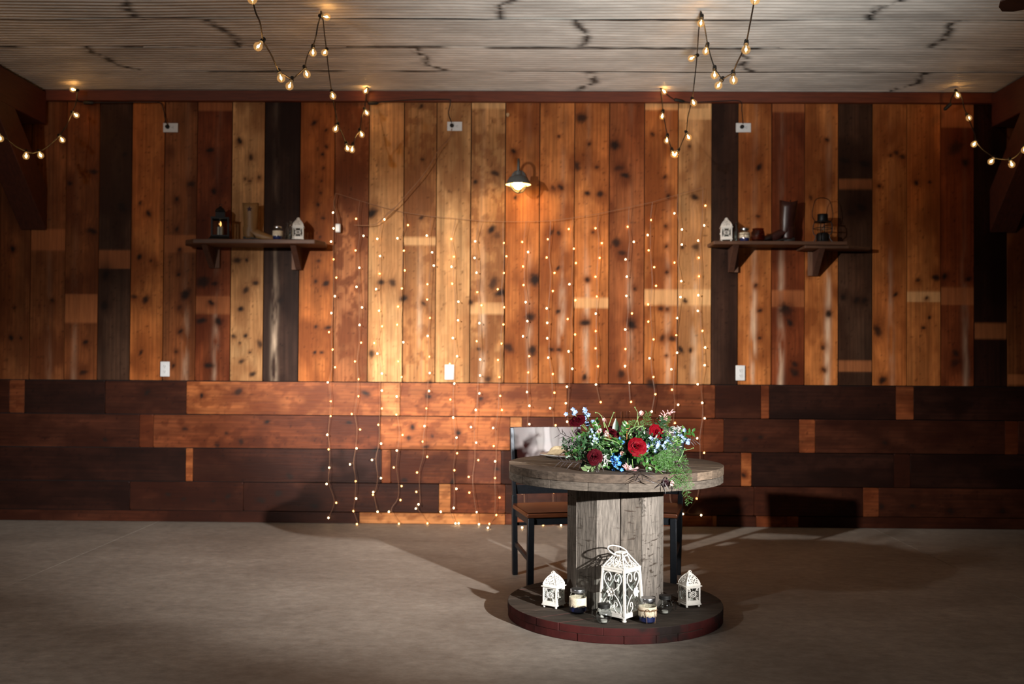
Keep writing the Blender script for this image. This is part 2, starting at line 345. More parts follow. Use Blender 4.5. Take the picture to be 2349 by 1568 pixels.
def woodcol(tone,seed,x0,x1,z0,z1,vert,pale=(),streak=0,mott=0):
    base=LIN(TONES[tone]); dk=base*np.array([.34,.26,.22])
    rnd=random.Random(seed); cx=x0+(x1-x0)*rnd.uniform(.25,.75) if vert else z0+(z1-z0)*rnd.uniform(.25,.75)
    ks=[k for k in KW if x0-.01<k[0]<x1+.01 and z0-.01<k[1]<z1+.01]
    def fn(X,Zz):
        A,B=(X,Zz) if vert else (Zz,X)      # across, along
        n1=fbm(A*14+seed*3.1,B*.9+seed,seed)
        n2=vn(A*75+seed,B*1.6+seed*2,seed+5)
        n3=fbm(A*7+9,B*4.5+seed,seed+9)
        kw=0
        for (kx,kz,r) in ks:
            u,v=(X-kx,Zz-kz) if vert else (Zz-kz,X-kx)
            kw=kw+np.exp(-(u*u/(2.2*r*r)+v*v/(9*r*r)))*.6
        rg=.5+.5*np.sin((A-cx)*210+6*n1+ (B*.9) *2+14*kw)
        n4=fbm(A*3.1+seed,B*1.1+seed*.7,seed+61,3)
        m=(.50+.95*n1)*(.84+.32*n2)*(.84+.26*rg)*(.66+.7*n3)
        c=base*m[...,None]
        red=np.clip((n4-.42)*4,0,1)*.55
        c=c*(1-red[...,None])+c*np.array([.80,.60,.46])*red[...,None]
        # broad brown smoke between the knots
        sm=np.clip((fbm(A*5+3,B*2.6+seed*1.7,seed+21)-.49)*5,0,1)*(.85+.15*mott)
        c=c*(1-sm[...,None])+dk*sm[...,None]*1.35
        if mott:
            q=np.clip((fbm(A*22,B*16,seed+31,5)-.49)*8,0,1)*mott*.85
            c=c*(1-q[...,None])+base*np.array([.48,.36,.30])*q[...,None]
            sp=np.clip((vn(A*95,B*70,seed+33)-.86)*9,0,1)*.7
            c=c*(1-sp[...,None])+dk*.5*sp[...,None]
        if streak:
            wv=.02*(vn(B*1.5,B*0+seed,seed+41)-.5)
            st=np.exp(-((A-cx+wv)/.022)**2)*np.clip(fbm(A*30,B*5,seed+43)*2.6-.75,0,1)*streak
            if vert: st=st*np.clip((2.35-Zz)/.7,.15,1)
            c=c*(1-st[...,None])+LIN((226,196,166))*st[...,None]
        for (a,b) in pale:
            e=.012
            pm=np.clip((Zz-(min(a,b)-e))/e,0,1)*np.clip(((max(a,b)+e)-Zz)/e,0,1)*.8 if vert else np.clip((X-(min(a,b)-e))/e,0,1)*np.clip(((max(a,b)+e)-X)/e,0,1)*.85
            pc=((base*.3+LIN((178,108,64))*.7) if tone in 'dgmryx' else (base*.35+LIN((232,182,126))*.65)) if vert else (base*.3+LIN((190,120,70))*.7)
            pc=pc*(.85+.3*n2)[...,None]
            c=c*(1-pm[...,None])+pc*pm[...,None]
        for (kx,kz,r) in ks:
            wob=1+.9*(fbm(X*45+kx*9,Zz*45,seed+51,3)-.5)
            hk=random.Random(int(kx*1000)+int(kz*7000)); ea=hk.uniform(.75,1.25); sl=hk.uniform(-.5,.5)
            U=(X-kx)*ea+(Zz-kz)*sl; V=(Zz-kz)/ea
            d=np.sqrt(U**2+V**2)/(r*wob); al=.022
            u2=(X-kx) if vert else (Zz-kz); v2=(Zz-kz) if vert else (X-kx)
            core=np.clip(1.7-d*1.25,0,1)*hk.uniform(.8,1); hs=hk.uniform(1.6,3.2)
            halo=np.exp(-((u2/(2.1*r))**2+((v2-hk.uniform(-1,1)*r)/(hs*r))**2))*hk.uniform(.65,1.0)*(.6+.9*n1)
            halo=np.clip(halo,0,.9)
            c=c*(1-halo[...,None])+dk*1.25*halo[...,None]
            c=c*(1-core[...,None])+LIN((30,19,14))*core[...,None]
        return np.clip(c,.001,.95)
    return fn
G=Grid(); gap=.0035
def wx(px): return W(px,560).x
pw=wx(1079)-wx(1000)
xs=[wx(e) for e in EDGE]
lo=[xs[0]-pw*k for k in range(8,0,-1)]; hi=[xs[-1]+pw*k for k in range(1,9)]
bounds=lo+xs+hi
for i in range(len(bounds)-1):
    k=i-8
    t=TYP[k] if 0<=k<len(TYP) else EXT.get(k,'m')
    mott={'R':1,'T':.8}.get(t,.25); t={'T':'t'}.get(t,t)
    pale=[(W(EDGE[k],a).z,W(EDGE[k],b).z) for a,b in PALE.get(k,[])] if 0<=k<len(TYP) else []
    yf=WALLY+random.uniform(0,.007)
    G.board(bounds[i]+gap,bounds[i+1]-gap,ZM+gap,ZT-.005,yf,woodcol(t,100+k,bounds[i],bounds[i+1],ZM,ZT,True,pale,STREAK.get(k,0),mott),0)
XL,XR=bounds[0],bounds[-1]
def row(z0,z1,segs,seed):
    'segs: (px end, tone); px of the first is the wall\'s left end'
    a=XL
    for j,(e,t) in enumerate(segs):
        b=XR if e>2349 else W(e,1000).x
        G.board(a+(.002 if j else 0),b-.002,z0+gap,z1-gap,WALLY-.004+random.uniform(0,.005),woodcol(t,seed+j,a,b,z0,z1,False,mott=.8 if t in 'shq' else .45),1)
        a=b
row(.833,ZM,[(20,'x'),(55,'q'),(240,'y'),(427,'x'),(873,'h'),(917,'s'),(1300,'h'),(1640,'q'),(1745,'x'),(1764,'j'),(2055,'y'),(2096,'j'),(9999,'y')],300)
row(.573,.833,[(320,'x'),(352,'q'),(872,'q'),(1170,'h'),(1197,'s'),(1660,'q'),(1833,'x'),(1870,'j'),(2305,'x'),(2336,'q'),(9999,'x')],330)
row(.313,.573,[(427,'y'),(443,'h'),(876,'x'),(897,'h'),(1150,'q'),(1700,'x'),(1724,'h'),(2050,'y'),(2088,'x'),(9999,'y')],360)
row(.088,.313,[(300,'y'),(560,'x'),(1008,'x'),(1035,'s'),(1160,'q'),(1730,'x'),(1980,'x'),(2016,'j'),(9999,'x')],390)
row(.0,.088,[(826,'x'),(1160,'s'),(1635,'q'),(1645,'s'),(1735,'x'),(1805,'q'),(1832,'h'),(9999,'x')],420)
wall=G.build('wall_back',[M_plankv,M_plankh]); struct(wall)
b=MB(); b.box(((XL+XR)/2,WALLY+.045,ZT/2),(XR-XL,.05,ZT)); struct(obj('wall_back.001',b,M_dark,smooth=0))
# lower ledge edge and the trim under the ceiling
TZ0=W(1174,237).z
b=MB(); b.box(((XL+XR)/2,WALLY-.022,(TZ0+ZT)/2),(XR-XL,.044,ZT-TZ0-.004)); struct(obj('trim_1',b,M_trim,bevel=.004))
b=MB(); b.box(((XL+XR)/2,WALLY-.012,.044),(XR-XL,.016,.08))
# ------------------------------------------------------------------ ceiling
CG=Grid()
def tin(x0,x1,y0,y1,z,seed,rowi,joints):
    st=.0085; nx=max(2,int((x1-x0)/.022)); ny=max(2,int((y1-y0)/st))
    X,Y=np.meshgrid(np.linspace(x0,x1,nx+1),np.linspace(y0,y1,ny+1))
    Yo=.045*(fbm(X*.9+seed,X*0,seed+1,3)-.5)*(1 if rowi else (y1-Y)/(y1-y0))
    wav=.03*(vn(X*.8+seed,Y*.0,seed)-.5)+.010*(vn(X*3,Y*3,seed+2)-.5)
    Zz=z+.0056*np.sin(2*PI*(Y+wav)/.051)+.004*(vn(X*1.4,Y*2,seed+4)-.5)+(Y-y0)/(y1-y0)*.004
    base=LIN((214,209,201)); 
    n=fbm(X*2.2,Y*9,seed+7); n2=fbm(X*9,Y*40,seed+8)
    c=base*(.72+.5*n)[...,None]*(.82+.36*n2)[...,None]
    gr=np.clip((fbm(X*1.1,Y*4,seed+12)-.52)*3,0,1)*.35
    c=c*(1-gr[...,None])+LIN((120,112,106))*gr[...,None]
    dk=LIN((26,24,22))
    rag=fbm(X*7,Y*30,seed+13,5)
    e=np.exp(-((Y-y0-.008-.03*(rag-.45))/.014)**2)*np.clip((fbm(X*2.4,Y*3,seed+14,5)-.37)*7,0,1)+np.exp(-((y1-Y)/.010)**2)*np.clip((fbm(X*5,Y*20,seed+18)-.55)*6,0,1)
    for jx in joints:
        off=.16*(vn(Y*7,Y*0+seed,seed+15)-.5)
        e=e+np.exp(-((X-jx+off)/.032)**2)*np.clip((fbm(X*22,Y*22,seed+16)-.34)*6,0,1)
    e=np.clip(e,0,1)[...,None]*.95
    c=c*(1-e)+dk*e
    v=np.stack([X,Y+Yo,Zz],-1).reshape(-1,3)
    i=np.arange(ny)[:,None]*(nx+1)+np.arange(nx)[None]
    f=np.stack([i,i+nx+1,i+nx+2,i+1],-1).reshape(-1,4)+CG.n
    CG.V.append(v);CG.C.append(c.reshape(-1,3));CG.F.append(f);CG.M.append(np.zeros(len(f)));CG.n+=len(v)
ysm=[WALLY-.541*k for k in range(0,6)]
def cx(px,py): return Z(px,py,CEILZ).x
JT=[[cx(1350,185),cx(2090,190)],[cx(985,130),cx(1725,130),cx(250,130)],[cx(1335,75),cx(2170,75),cx(515,75)],[cx(2040,15),cx(305,15),cx(1165,15)],[-3.0,0.6]]
for r in range(5):
    tin(-5.0,5.0,ysm[r+1]-.02,ysm[r],CEILZ,40+r*31,r,JT[r])
ceil=CG.build('ceiling',[M_tin]); struct(ceil)
for p in ceil.data.polygons: p.use_smooth=True
b=MB(); b.box((0,(ysm[5]-4)/2,CEILZ+.03),(13,ysm[5]+4,.02)); b.box((0,2,CEILZ+.05),(13,12,.02)); struct(obj('ceiling.001',b,mk('tin_plain',(120,114,108),.6),smooth=0))
# ------------------------------------------------------------------ floor: three slabs with saw cuts
def concrete():
    m=bpy.data.materials.new('polished_concrete'); m.use_nodes=True; nt=m.node_tree; N=nt.nodes; L=nt.links; b=N['Principled BSDF']
    tc=N.new('ShaderNodeTexCoord'); mp=N.new('ShaderNodeMapping'); mp.inputs['Scale'].default_value=(1,1.4,1); L.new(tc.outputs['Object'],mp.inputs[0])
    def noise(sc,det,ro=.6,dist=0):
        n=N.new('ShaderNodeTexNoise'); n.inputs['Scale'].default_value=sc; n.inputs['Detail'].default_value=det; n.inputs['Roughness'].default_value=ro; n.inputs['Distortion'].default_value=dist; L.new(mp.outputs[0],n.inputs[0]); return n
    n1=noise(1.3,8,.65,.3); n2=noise(14,9,.75); n3=noise(2.6,10,.75,.6)
    r1=N.new('ShaderNodeValToRGB'); e=r1.color_ramp.elements; e[0].position=.3; e[0].color=s2l((134,124,114))+(1,); e[1].position=.7; e[1].color=s2l((164,154,143))+(1,); L.new(n1.outputs['Fac'],r1.inputs[0])
    mr=N.new('ShaderNodeMapRange'); mr.inputs[1].default_value=.3; mr.inputs[2].default_value=.75; mr.inputs[3].default_value=.66; mr.inputs[4].default_value=1.24; L.new(n2.outputs['Fac'],mr.inputs[0])
    vm=N.new('ShaderNodeVectorMath'); vm.operation='SCALE'; L.new(r1.outputs[0],vm.inputs[0]); L.new(mr.outputs[0],vm.inputs['Scale'])
    m3=N.new('ShaderNodeMapRange'); m3.inputs[1].default_value=.60; m3.inputs[2].default_value=.70; m3.inputs[4].default_value=.35; L.new(n3.outputs['Fac'],m3.inputs[0])
    mx=N.new('ShaderNodeMix'); mx.data_type='RGBA'; L.new(m3.outputs[0],mx.inputs['Factor']); L.new(vm.outputs[0],mx.inputs['A']); mx.inputs['B'].default_value=s2l((196,186,170))+(1,)
    L.new(mx.outputs['Result'],b.inputs['Base Color'])
    b.inputs['Specular IOR Level'].default_value=.3
    rr=N.new('ShaderNodeMapRange'); rr.inputs[3].default_value=.48; rr.inputs[4].default_value=.7; L.new(n2.outputs['Fac'],rr.inputs[0]); L.new(rr.outputs[0],b.inputs['Roughness'])
    bp=N.new('ShaderNodeBump'); bp.inputs['Strength'].default_value=.15; bp.inputs['Distance'].default_value=.003; L.new(n2.outputs['Fac'],bp.inputs['Height']); L.new(bp.outputs[0],b.inputs['Normal'])
    return m
M_conc=concrete()
b=MB(); jl,jr=Z(330,1210,0).x, Z(2010,1215,0).x
for (x0,x1) in ((-6.5,jl-.003),(jl+.003,jr-.003),(jr+.003,6.5)): b.box(((x0+x1)/2,(WALLY+.05-4)/2,-.05),(x1-x0,WALLY+4.05,.1))
struct(obj('floor',b,M_conc,smooth=0))
b=MB(); b.box((0,1.85,-.07),(13,11.8,.08)); struct(obj('floor.001',b,M_dark,smooth=0))
# far sides of the hall, behind and beside the photographer
for nm,c,s_ in (('wall_left',(-6.55,1.85,1.68),(.1,11.8,3.4)),('wall_right',(6.55,1.85,1.68),(.1,11.8,3.4)),('wall_front',(0,-4.05,1.68),(13,.1,3.4))):
    b=MB(); b.box(c,s_); struct(obj(nm,b,M_room,smooth=0))
# ------------------------------------------------------------------ beams and knee braces
bl=W(112,250).x; br_=W(2268,250).x
BZ=W(112,286).z
for i,(xa,xb) in enumerate(((bl-.2,bl),(br_,br_+.2))):
    b=MB(); b.box(((xa+xb)/2,(WALLY-.045-1)/2,(BZ+CEILZ)/2-.012),(.2,WALLY-.045+1,CEILZ-BZ-.012)); struct(obj('trim_%d'%(2+i),b,M_beam,bevel=.006))
    zb=W(113,528).z if i==0 else W(2265,534).z
    hh=.33; y0=WALLY-.012; top=BZ-.0
    poly=[(y0,zb),(y0,zb+hh),(y0-(top-zb-hh),top),(y0-(top-zb),top)]
    b=MB(); M=Matrix(((0,0,1,0),(1,0,0,0),(0,1,0,0),(0,0,0,1)))
    b.prism(poly,xa,xb,M=M); struct(obj('trim_%d'%(4+i),b,M_brace,bevel=.006))
# ------------------------------------------------------------------ spool table
f0=Z(1409,1478,0); TR=.531
tc_=Vector((f0.x,f0.y,0)); tc_=tc_*(1+TR/tc_.length); TCX,TCY=tc_.x,tc_.y
TTOP=.752
spool=thing('cable_spool_table','weathered wooden cable spool standing on end as a sweetheart table','table',(TCX,TCY,0))
def planked_disc(mb,R,z0,z1,ang,n,seed,cols,mt,mside):
    rnd=random.Random(seed); M=Matrix.Rotation(ang,4,'Z'); u=-R; es=[-R]
    ws=[rnd.uniform(.8,1.2) for _ in range(n)]; t=sum(ws)
    for w_ in ws: u+=2*R*w_/t; es.append(u)
    for i in range(n):
        a=max(es[i]+.0009,-R+.002); c=min(es[i+1]-.0009,R-.002); k=10
        up=[(a+(c-a)*j/k) for j in range(k+1)]
        dz=rnd.uniform(-.002,.001); sc=1-rnd.uniform(0,.006)
        q=[(u_,-math.sqrt(max(R*R-u_*u_,0))*sc) for u_ in up]+[(u_,math.sqrt(max(R*R-u_*u_,0))*sc) for u_ in reversed(up)]
        col=s2l(rnd.choice(cols))
        # board along local v; rotate so boards run along local x of the disc
        mb.prism(q,z0,z1+dz,mi=mt,mside=mside,M=M@Matrix.Rotation(PI/2,4,'Z'),col=col)
greys=[(98,84,71),(85,73,62),(106,91,77),(76,65,56),(92,79,67)]
b=MB(); planked_disc(b,TR,TTOP-.039,TTOP,-.35+PI,8,3,greys,0,1)
top=obj('tabletop',b,[M_spool,M_spoolrim],spool,smooth=0,bevel=.0022)
b=MB(); planked_disc(b,TR-.003,TTOP-.078,TTOP-.0395,-.35+PI/2,6,5,[(86,78,70),(76,69,62),(94,85,75)],0,1)
obj('lower_planking',b,[M_spool,M_spoolrim],spool,smooth=0,bevel=.0022)
b=MB(); planked_disc(b,TR,.037,.073,.5+PI,8,8,[(64,56,49),(56,49,43),(50,44,39),(72,62,54)],0,1)
obj('base_flange',b,[M_basetop,M_redrim],spool,smooth=0,bevel=.0022)
b=MB(); planked_disc(b,TR-.002,.001,.036,.5+PI/2,8,9,[(70,60,52)],0,1)
obj('lower_base_planking',b,[M_basetop,M_redrim],spool,smooth=0,bevel=.0022)
b=MB(); ns=13; r0=.232; rnd=random.Random(4)
for k in range(ns):
    a=2*PI*k/ns+.13; wd=2*r0*math.tan(PI/ns)-(.010 if k%4==2 else .003)
    R=Matrix.Rotation(a,3,'Z'); rr=r0-.012+rnd.uniform(-.003,.003)
    b.box(R@Vector((rr,0,(TTOP-.078+.073)/2)),(.024,wd,TTOP-.078-.073),R,0,s2l(rnd.choice([(98,91,84),(84,77,70),(112,105,98),(72,65,58)])))
obj('drum',b,M_stave,spool,smooth=0,bevel=.003)
def dents(m):
    nt=m.node_tree; N=nt.nodes; L=nt.links; bs=N['Principled BSDF']; src=bs.inputs['Base Color'].links[0].from_socket
    tc=N.new('ShaderNodeTexCoord'); mp=N.new('ShaderNodeMapping'); mp.inputs['Scale'].default_value=(14,14,46); L.new(tc.outputs['Object'],mp.inputs[0])
    n=N.new('ShaderNodeTexNoise'); n.inputs['Scale'].default_value=1.6; n.inputs['Detail'].default_value=4; n.inputs['Distortion'].default_value=.6; L.new(mp.outputs[0],n.inputs[0])
    mp2=N.new('ShaderNodeMapping'); mp2.inputs['Scale'].default_value=(5,5,2); L.new(tc.outputs['Object'],mp2.inputs[0])
    n2=N.new('ShaderNodeTexNoise'); n2.inputs['Scale'].default_value=1; n2.inputs['Detail'].default_value=2; L.new(mp2.outputs[0],n2.inputs[0])
    r=N.new('ShaderNodeMapRange'); r.inputs[1].default_value=.57; r.inputs[2].default_value=.66; L.new(n.outputs['Fac'],r.inputs[0])
    r2=N.new('ShaderNodeMapRange'); r2.inputs[1].default_value=.42; r2.inputs[2].default_value=.6; r2.inputs[4].default_value=.85; L.new(n2.outputs['Fac'],r2.inputs[0])
    mu=N.new('ShaderNodeMath'); mu.operation='MULTIPLY'; L.new(r.outputs[0],mu.inputs[0]); L.new(r2.outputs[0],mu.inputs[1])
    mx=N.new('ShaderNodeMix'); mx.data_type='RGBA'; L.new(mu.outputs[0],mx.inputs['Factor']); L.new(src,mx.inputs['A']); mx.inputs['B'].default_value=s2l((48,38,30))+(1,)
    L.new(mx.outputs['Result'],bs.inputs['Base Color'])
dents(M_stave)
# ------------------------------------------------------------------ chairs
def chair(name,label,loc,rz,group):
    t=thing(name,label,'chair',loc,rz,group)
    zs=.425
    b=MB()
    b.grid(lambda u,v:(-.21+.42*u,-.21+.40*v,zs-.006*math.sin(PI*u)*math.sin(PI*v)),10,8)
    b.box((0,-.01,zs-.018),(.42,.40,.024)); obj('seat',b,M_seat,t,bevel=.005)
    b=MB(); zf=zs-.05
    b.box((0,-.185,zf),(.37,.025,.04)); b.box((0,.165,zf),(.37,.025,.04)); b.box((-.185,-.01,zf),(.025,.35,.04)); b.box((.185,-.01,zf),(.025,.35,.04))
    obj('seat_frame',b,M_gun,t,bevel=.002)
    for s in (-1,1):
        b=MB(); b.bar((s*.188,-.195,zs-.031),(s*.192,-.205,.004),.036,.036,up=(0,1,0)); b.box((s*.192,-.205,.003),(.034,.034,.006)); obj('leg',b,M_gun,t,bevel=.003)
        b=MB(); b.bar((s*.198,.185,zs+.05),(s*.185,.215,.004),.030,.034,up=(0,1,0)); b.box((s*.185,.215,.003),(.03,.032,.006)); obj('leg',b,M_gun,t,bevel=.003)
        b=MB(); b.bar((s*.198,.185,zs+.04),(s*.206,.235,.865),.022,.03,up=(0,1,0)); obj('back_post',b,M_gun,t,bevel=.003)
        b=MB(); b.bar((s*.190,-.19,.16),(s*.187,.205,.19),.018,.026,up=(0,0,1)); obj('stretcher',b,M_gun,t,bevel=.002)
    b=MB(); b.bar((-.19,.205,.30),(.19,.205,.30),.026,.018,up=(0,0,1)); obj('stretcher',b,M_gun,t,bevel=.002)
    b=MB()
    def bk(u,v,off):
        x=-.214+.428*u; z=.60+.268*v; c=.018*math.sin(PI*u)
        return (x,.196+.042*(z-.47)/.4*1.0+c+off,z)
    b.grid(lambda u,v:bk(u,v,-.008),10,5); n=len(b.v)
    b.grid(lambda u,v:bk(1-u,v,.012),10,5)
    k=11
    for i in range(10): b.f.append((i+1,i,n+10-i,n+9-i)); b.m.append(0); b.c.append(None)
    o=5*k
    for i in range(10): b.f.append((o+i,o+i+1,n+o+9-i,n+o+10-i)); b.m.append(0); b.c.append(None)
    for j in range(5):
        b.f.append((j*k,(j+1)*k,n+(j+1)*k+10,n+j*k+10)); b.m.append(0); b.c.append(None)
        b.f.append(((j+1)*k+10,j*k+10,n+j*k,n+(j+1)*k)); b.m.append(0); b.c.append(None)
    obj('backrest',b,M_backp,t,smooth=30,bevel=.003)
    b=MB(); b.bar((-.2,.192,.505),(.2,.192,.505),.055,.016,up=(0,1,0)); obj('back_rail',b,M_gun,t,bevel=.002)
    return t
def place(px,py,lx,ly,rz):
    q=Z(px,py,0); R=Matrix.Rotation(rz,3,'Z'); o=q-R@Vector((lx,ly,0)); return (o.x,o.y,0)
rz1=math.radians(13); rz2=math.radians(-13)
chair('dining_chair','dark metal chair with shiny wooden back showing left of the flowers',place(1181,1317,-.185,.215,rz1),rz1,'chairs behind the spool table')
chair('dining_chair','dark metal chair mostly hidden behind the spool drum and trailing fern',place(1556,1317,.185,.215,rz2),rz2,'chairs behind the spool table')
# ------------------------------------------------------------------ table setting
pc=Z(1303,1041,TTOP+.02); 
t=thing('charger_plate','silver charger plate with scalloped rim holding a folded beige napkin','plate',(pc.x,pc.y+.02,TTOP))
b=MB(); sc=lambda a,z:1+.018*math.cos(22*a)*max(0,(z-.010)/.012)
b.lathe([(0.001,.003),(.08,.003),(.10,.008),(.145,.020),(.149,.022),(.148,.018),(.10,.004),(.08,.0),(.001,.0)],88,rf=sc); obj('plate',b,M_silverplate,t)
nk=thing('napkin','folded beige linen napkin lying on the silver charger plate','napkin',(pc.x-.03,pc.y+.0,TTOP+.012),.35)
b=MB()
def nf(u,v):
    x=-.075+.15*u; y=-.06+.12*v
    z=.006+.042*math.exp(-((u-.42)/.13)**2)*(.35+.65*math.sin(PI*(.15+.7*v)))+.012*math.exp(-((u-.78)/.1)**2)+.004*math.sin(9*u+4*v)
    return (x+.02*math.sin(5*v),y,z)
b.grid(nf,26,14); obj('cloth',b,M_linen,nk,solid=.004)
fl=thing('champagne_flute','clear champagne flute just showing above the flowers, left of the pair','glass',(0,0,0),0,'champagne flutes behind the flowers')
b=MB(); b.lathe([(.001,.004),(.03,.003),(.031,.001),(.0305,.0),(.001,.0)],20); obj('foot',b,M_flute,fl)
b=MB(); b.tube([(0,0,.003),(0,0,.09)],.0035,8); obj('stem',b,M_flute,fl)
b=MB(); b.lathe([(.004,.09),(.016,.115),(.024,.16),(.025,.20),(.022,.245),(.021,.245),(.0235,.20),(.022,.16),(.014,.118),(.001,.096)],20); obj('bowl',b,M_flute,fl)
q=P(1421,952,5.16); fl.location=(q.x,q.y,TTOP)
q=P(1431,952,5.22); dup(fl,(q.x+.012,q.y+.03,TTOP),0,'clear champagne flute just showing above the flowers, right of the pair')
# ------------------------------------------------------------------ flowers
def basis(n,up=(0,0,1)):
    n=Vector(n).normalized(); u=Vector(up)
    if abs(n.dot(u))>.95: u=Vector((1,0,0))
    x=u.cross(n).normalized(); y=n.cross(x); return Matrix((x,y,n)).transposed()
def rose(mb,c,R,n,seed,cup=1.0):
    rnd=random.Random(seed); B=basis(n); c=Vector(c)
    layers=[(.08,3,1),(.18,4,.98),(.29,4,.94),(.40,5,.88),(.51,5,.8),(.62,6,.7),(.73,6,.56),(.84,7,.38),(.95,7,.15)]
    for li,(rr,cnt,up) in enumerate(layers):
        for k in range(cnt):
            a0=2*PI*k/cnt+li*.7+rnd.uniform(-.25,.25); wdt=2*PI/cnt*rnd.uniform(1.5,1.9)
            hgt=R*(1.0*cup*(1-rr*.42))*rnd.uniform(.85,1.12); lift=rnd.uniform(.86,1.1); wv=rnd.uniform(0,6); fr=rnd.uniform(7,13)
            def pf(u,v):
                a=a0+(u-.5)*wdt*(.5+.5*math.sin(PI*min(v*.6+.2,1)))
                ru=v*v*math.sin(fr*u+wv)*.035*R
                rad=R*rr*(.62+.38*v)*lift+R*(1-up)*.13*v*v+ru
                z=-R*.35+hgt*(.3+.7*v)*(1-.14*(2*u-1)**2)*(1-.5*rr*v)+ru*.6
                if v>.8: rad+=R*.07*(v-.8)/.2; z-=R*.05*(v-.8)/.2
                return c+B@Vector((rad*math.cos(a),rad*math.sin(a),z))
            mb.grid(pf,9,5)
def leaf(mb,base,d,L,wd,n=(0,0,1),curl=.15,mi=0,pts=6):
    d=Vector(d).normalized(); base=Vector(base); s=d.cross(Vector(n)); s=s.normalized() if s.length>1e-4 else d.orthogonal().normalized()
    nn=s.cross(d).normalized(); vs=[]; 
    for i in range(pts+1):
        t=i/pts; ww=wd*math.sin(PI*min(max(t,.03),.985)**.8)*.5
        m=base+d*L*t-nn*curl*L*t*t
        vs+= [m+s*ww+nn*ww*.35, m, m-s*ww+nn*ww*.35]
    fs=[]
    for i in range(pts): a=3*i; fs+=[(a,a+1,a+4,a+3),(a+1,a+2,a+5,a+4)]
    mb.add(vs,fs,mi)
M_leafs=[mk('leaf_green_%d'%i,c,.4,nscale=40,namt=.2,spec=.5) for i,c in enumerate([(40,80,26),(22,48,22),(66,96,42),(30,60,30),(92,112,74)])]
M_fern=mk('fern_green',(50,88,30),.5)
M_darkleaf=mk('dark_spiky_leaf',(42,34,34),.5)
M_stem=mk('green_stem',(104,132,74),.5)
M_rose=mk('crimson_petals',(92,0,11),.6,nscale=60,namt=.25,spec=.08)
M_rosed=mk('burgundy_petals',(54,2,10),.6,nscale=60,namt=.25,spec=.08)
M_scab=mk('black_burgundy_petals',(38,10,18),.6)
M_blue=mk('pale_blue_petals',(130,152,190),.55,nscale=60,namt=.15)
M_blued=mk('bright_blue_petals',(66,126,204),.55,nscale=60,namt=.15)
M_blush=mk('blush_petals',(222,192,184),.55,nscale=50,namt=.2,rgb2=(150,90,90),nscale2=60,thr=(.55,.7))
M_pink=mk('pink_buds',(206,150,150),.5)
M_tanleaf=mk('copper_leaf',(188,118,70),.5)
M_greylf=mk('silver_grey_leaf',(150,150,146),.7)
fa=thing('flower_centrepiece','low vase of red roses, blue delphinium and trailing greenery on the spool table','flowers',(0,0,0))
vz=Z(1424,1080,TTOP); V0=Vector((vz.x,vz.y+.07,TTOP))
fa.location=V0
def FP(px,py,y): return P(px,py,y)-V0
ly=V0.y
b=MB(); b.lathe([(.001,.0),(.062,.0),(.075,.012),(.088,.05),(.085,.085),(.082,.085),(.084,.05),(.07,.016),(.001,.006)],32); obj('vase',b,M_teal,fa,label='teal glass bowl vase')
def flower_stem(mb,p,r=.0022,sag=.02):
    p=Vector(p); a=Vector((p.x*.25,p.y*.25,.03)); m=(a+p)/2+Vector((0,0,sag)); mb.tube(cr([a,m,p],5),r,5)
def mkrose(px,py,y,rpx,n,mat,seed,cup=1.0,label=None):
    y-=.035; c=FP(px,py,y); R=rpx*y/FPX; b=MB(); rose(b,c,R,n,seed,cup)
    o=obj('rose',b,mat,fa,smooth=60,label=label)
    b=MB(); nn=Vector(n).normalized(); flower_stem(b,c-nn*R*.4); 
    for k in range(5):
        a=2*PI*k/5; Bq=basis(nn); leaf(b,c-nn*R*.4,Bq@Vector((math.cos(a),math.sin(a),.1)),R*.8,R*.35,nn,-.2)
    obj('stem',b,M_stem,o)
mkrose(1325,963,ly+.13,17,(-.3,-.6,.8),M_rosed,1)
mkrose(1404,992,ly+.06,17,(.1,-.8,.7),M_rosed,2)
mkrose(1507,992,ly+.02,19,(.55,-.75,.35),M_rose,3)
mkrose(1461,1024,ly-.08,20,(.05,-.9,.5),M_rose,4)
mkrose(1365,1047,ly-.09,17,(-.2,-.95,.1),M_rosed,5)
mkrose(1388,1006,ly-.0,12,(-.3,-.9,.3),M_rose,6)
def scab(px,py,y,rpx,n):
    c=FP(px,py,y); R=rpx*y/FPX; B=basis(n); b=MB(); rnd=random.Random(px)
    for k in range(46):
        t=math.acos(1-k/46*1.1); a=k*2.4; d=B@Vector((math.sin(t)*math.cos(a),math.sin(t)*math.sin(a),math.cos(t)))
        leaf(b,c+d*R*.35,d+B@Vector((.3*math.cos(a),.3*math.sin(a),0)),R*.75,R*.34,B@Vector((0,0,1)),.25,pts=3)
    b.ball(c,R*.5,10,6); flower_stem(b,c); obj('scabiosa',b,M_scab,fa)
scab(1326,991,ly+.05,9,(-.3,-.8,.4)); scab(1551,1065,ly-.05,10,(.2,-.95,.3)); scab(1526,1107,ly-.20,9,(0,-.8,-.4))
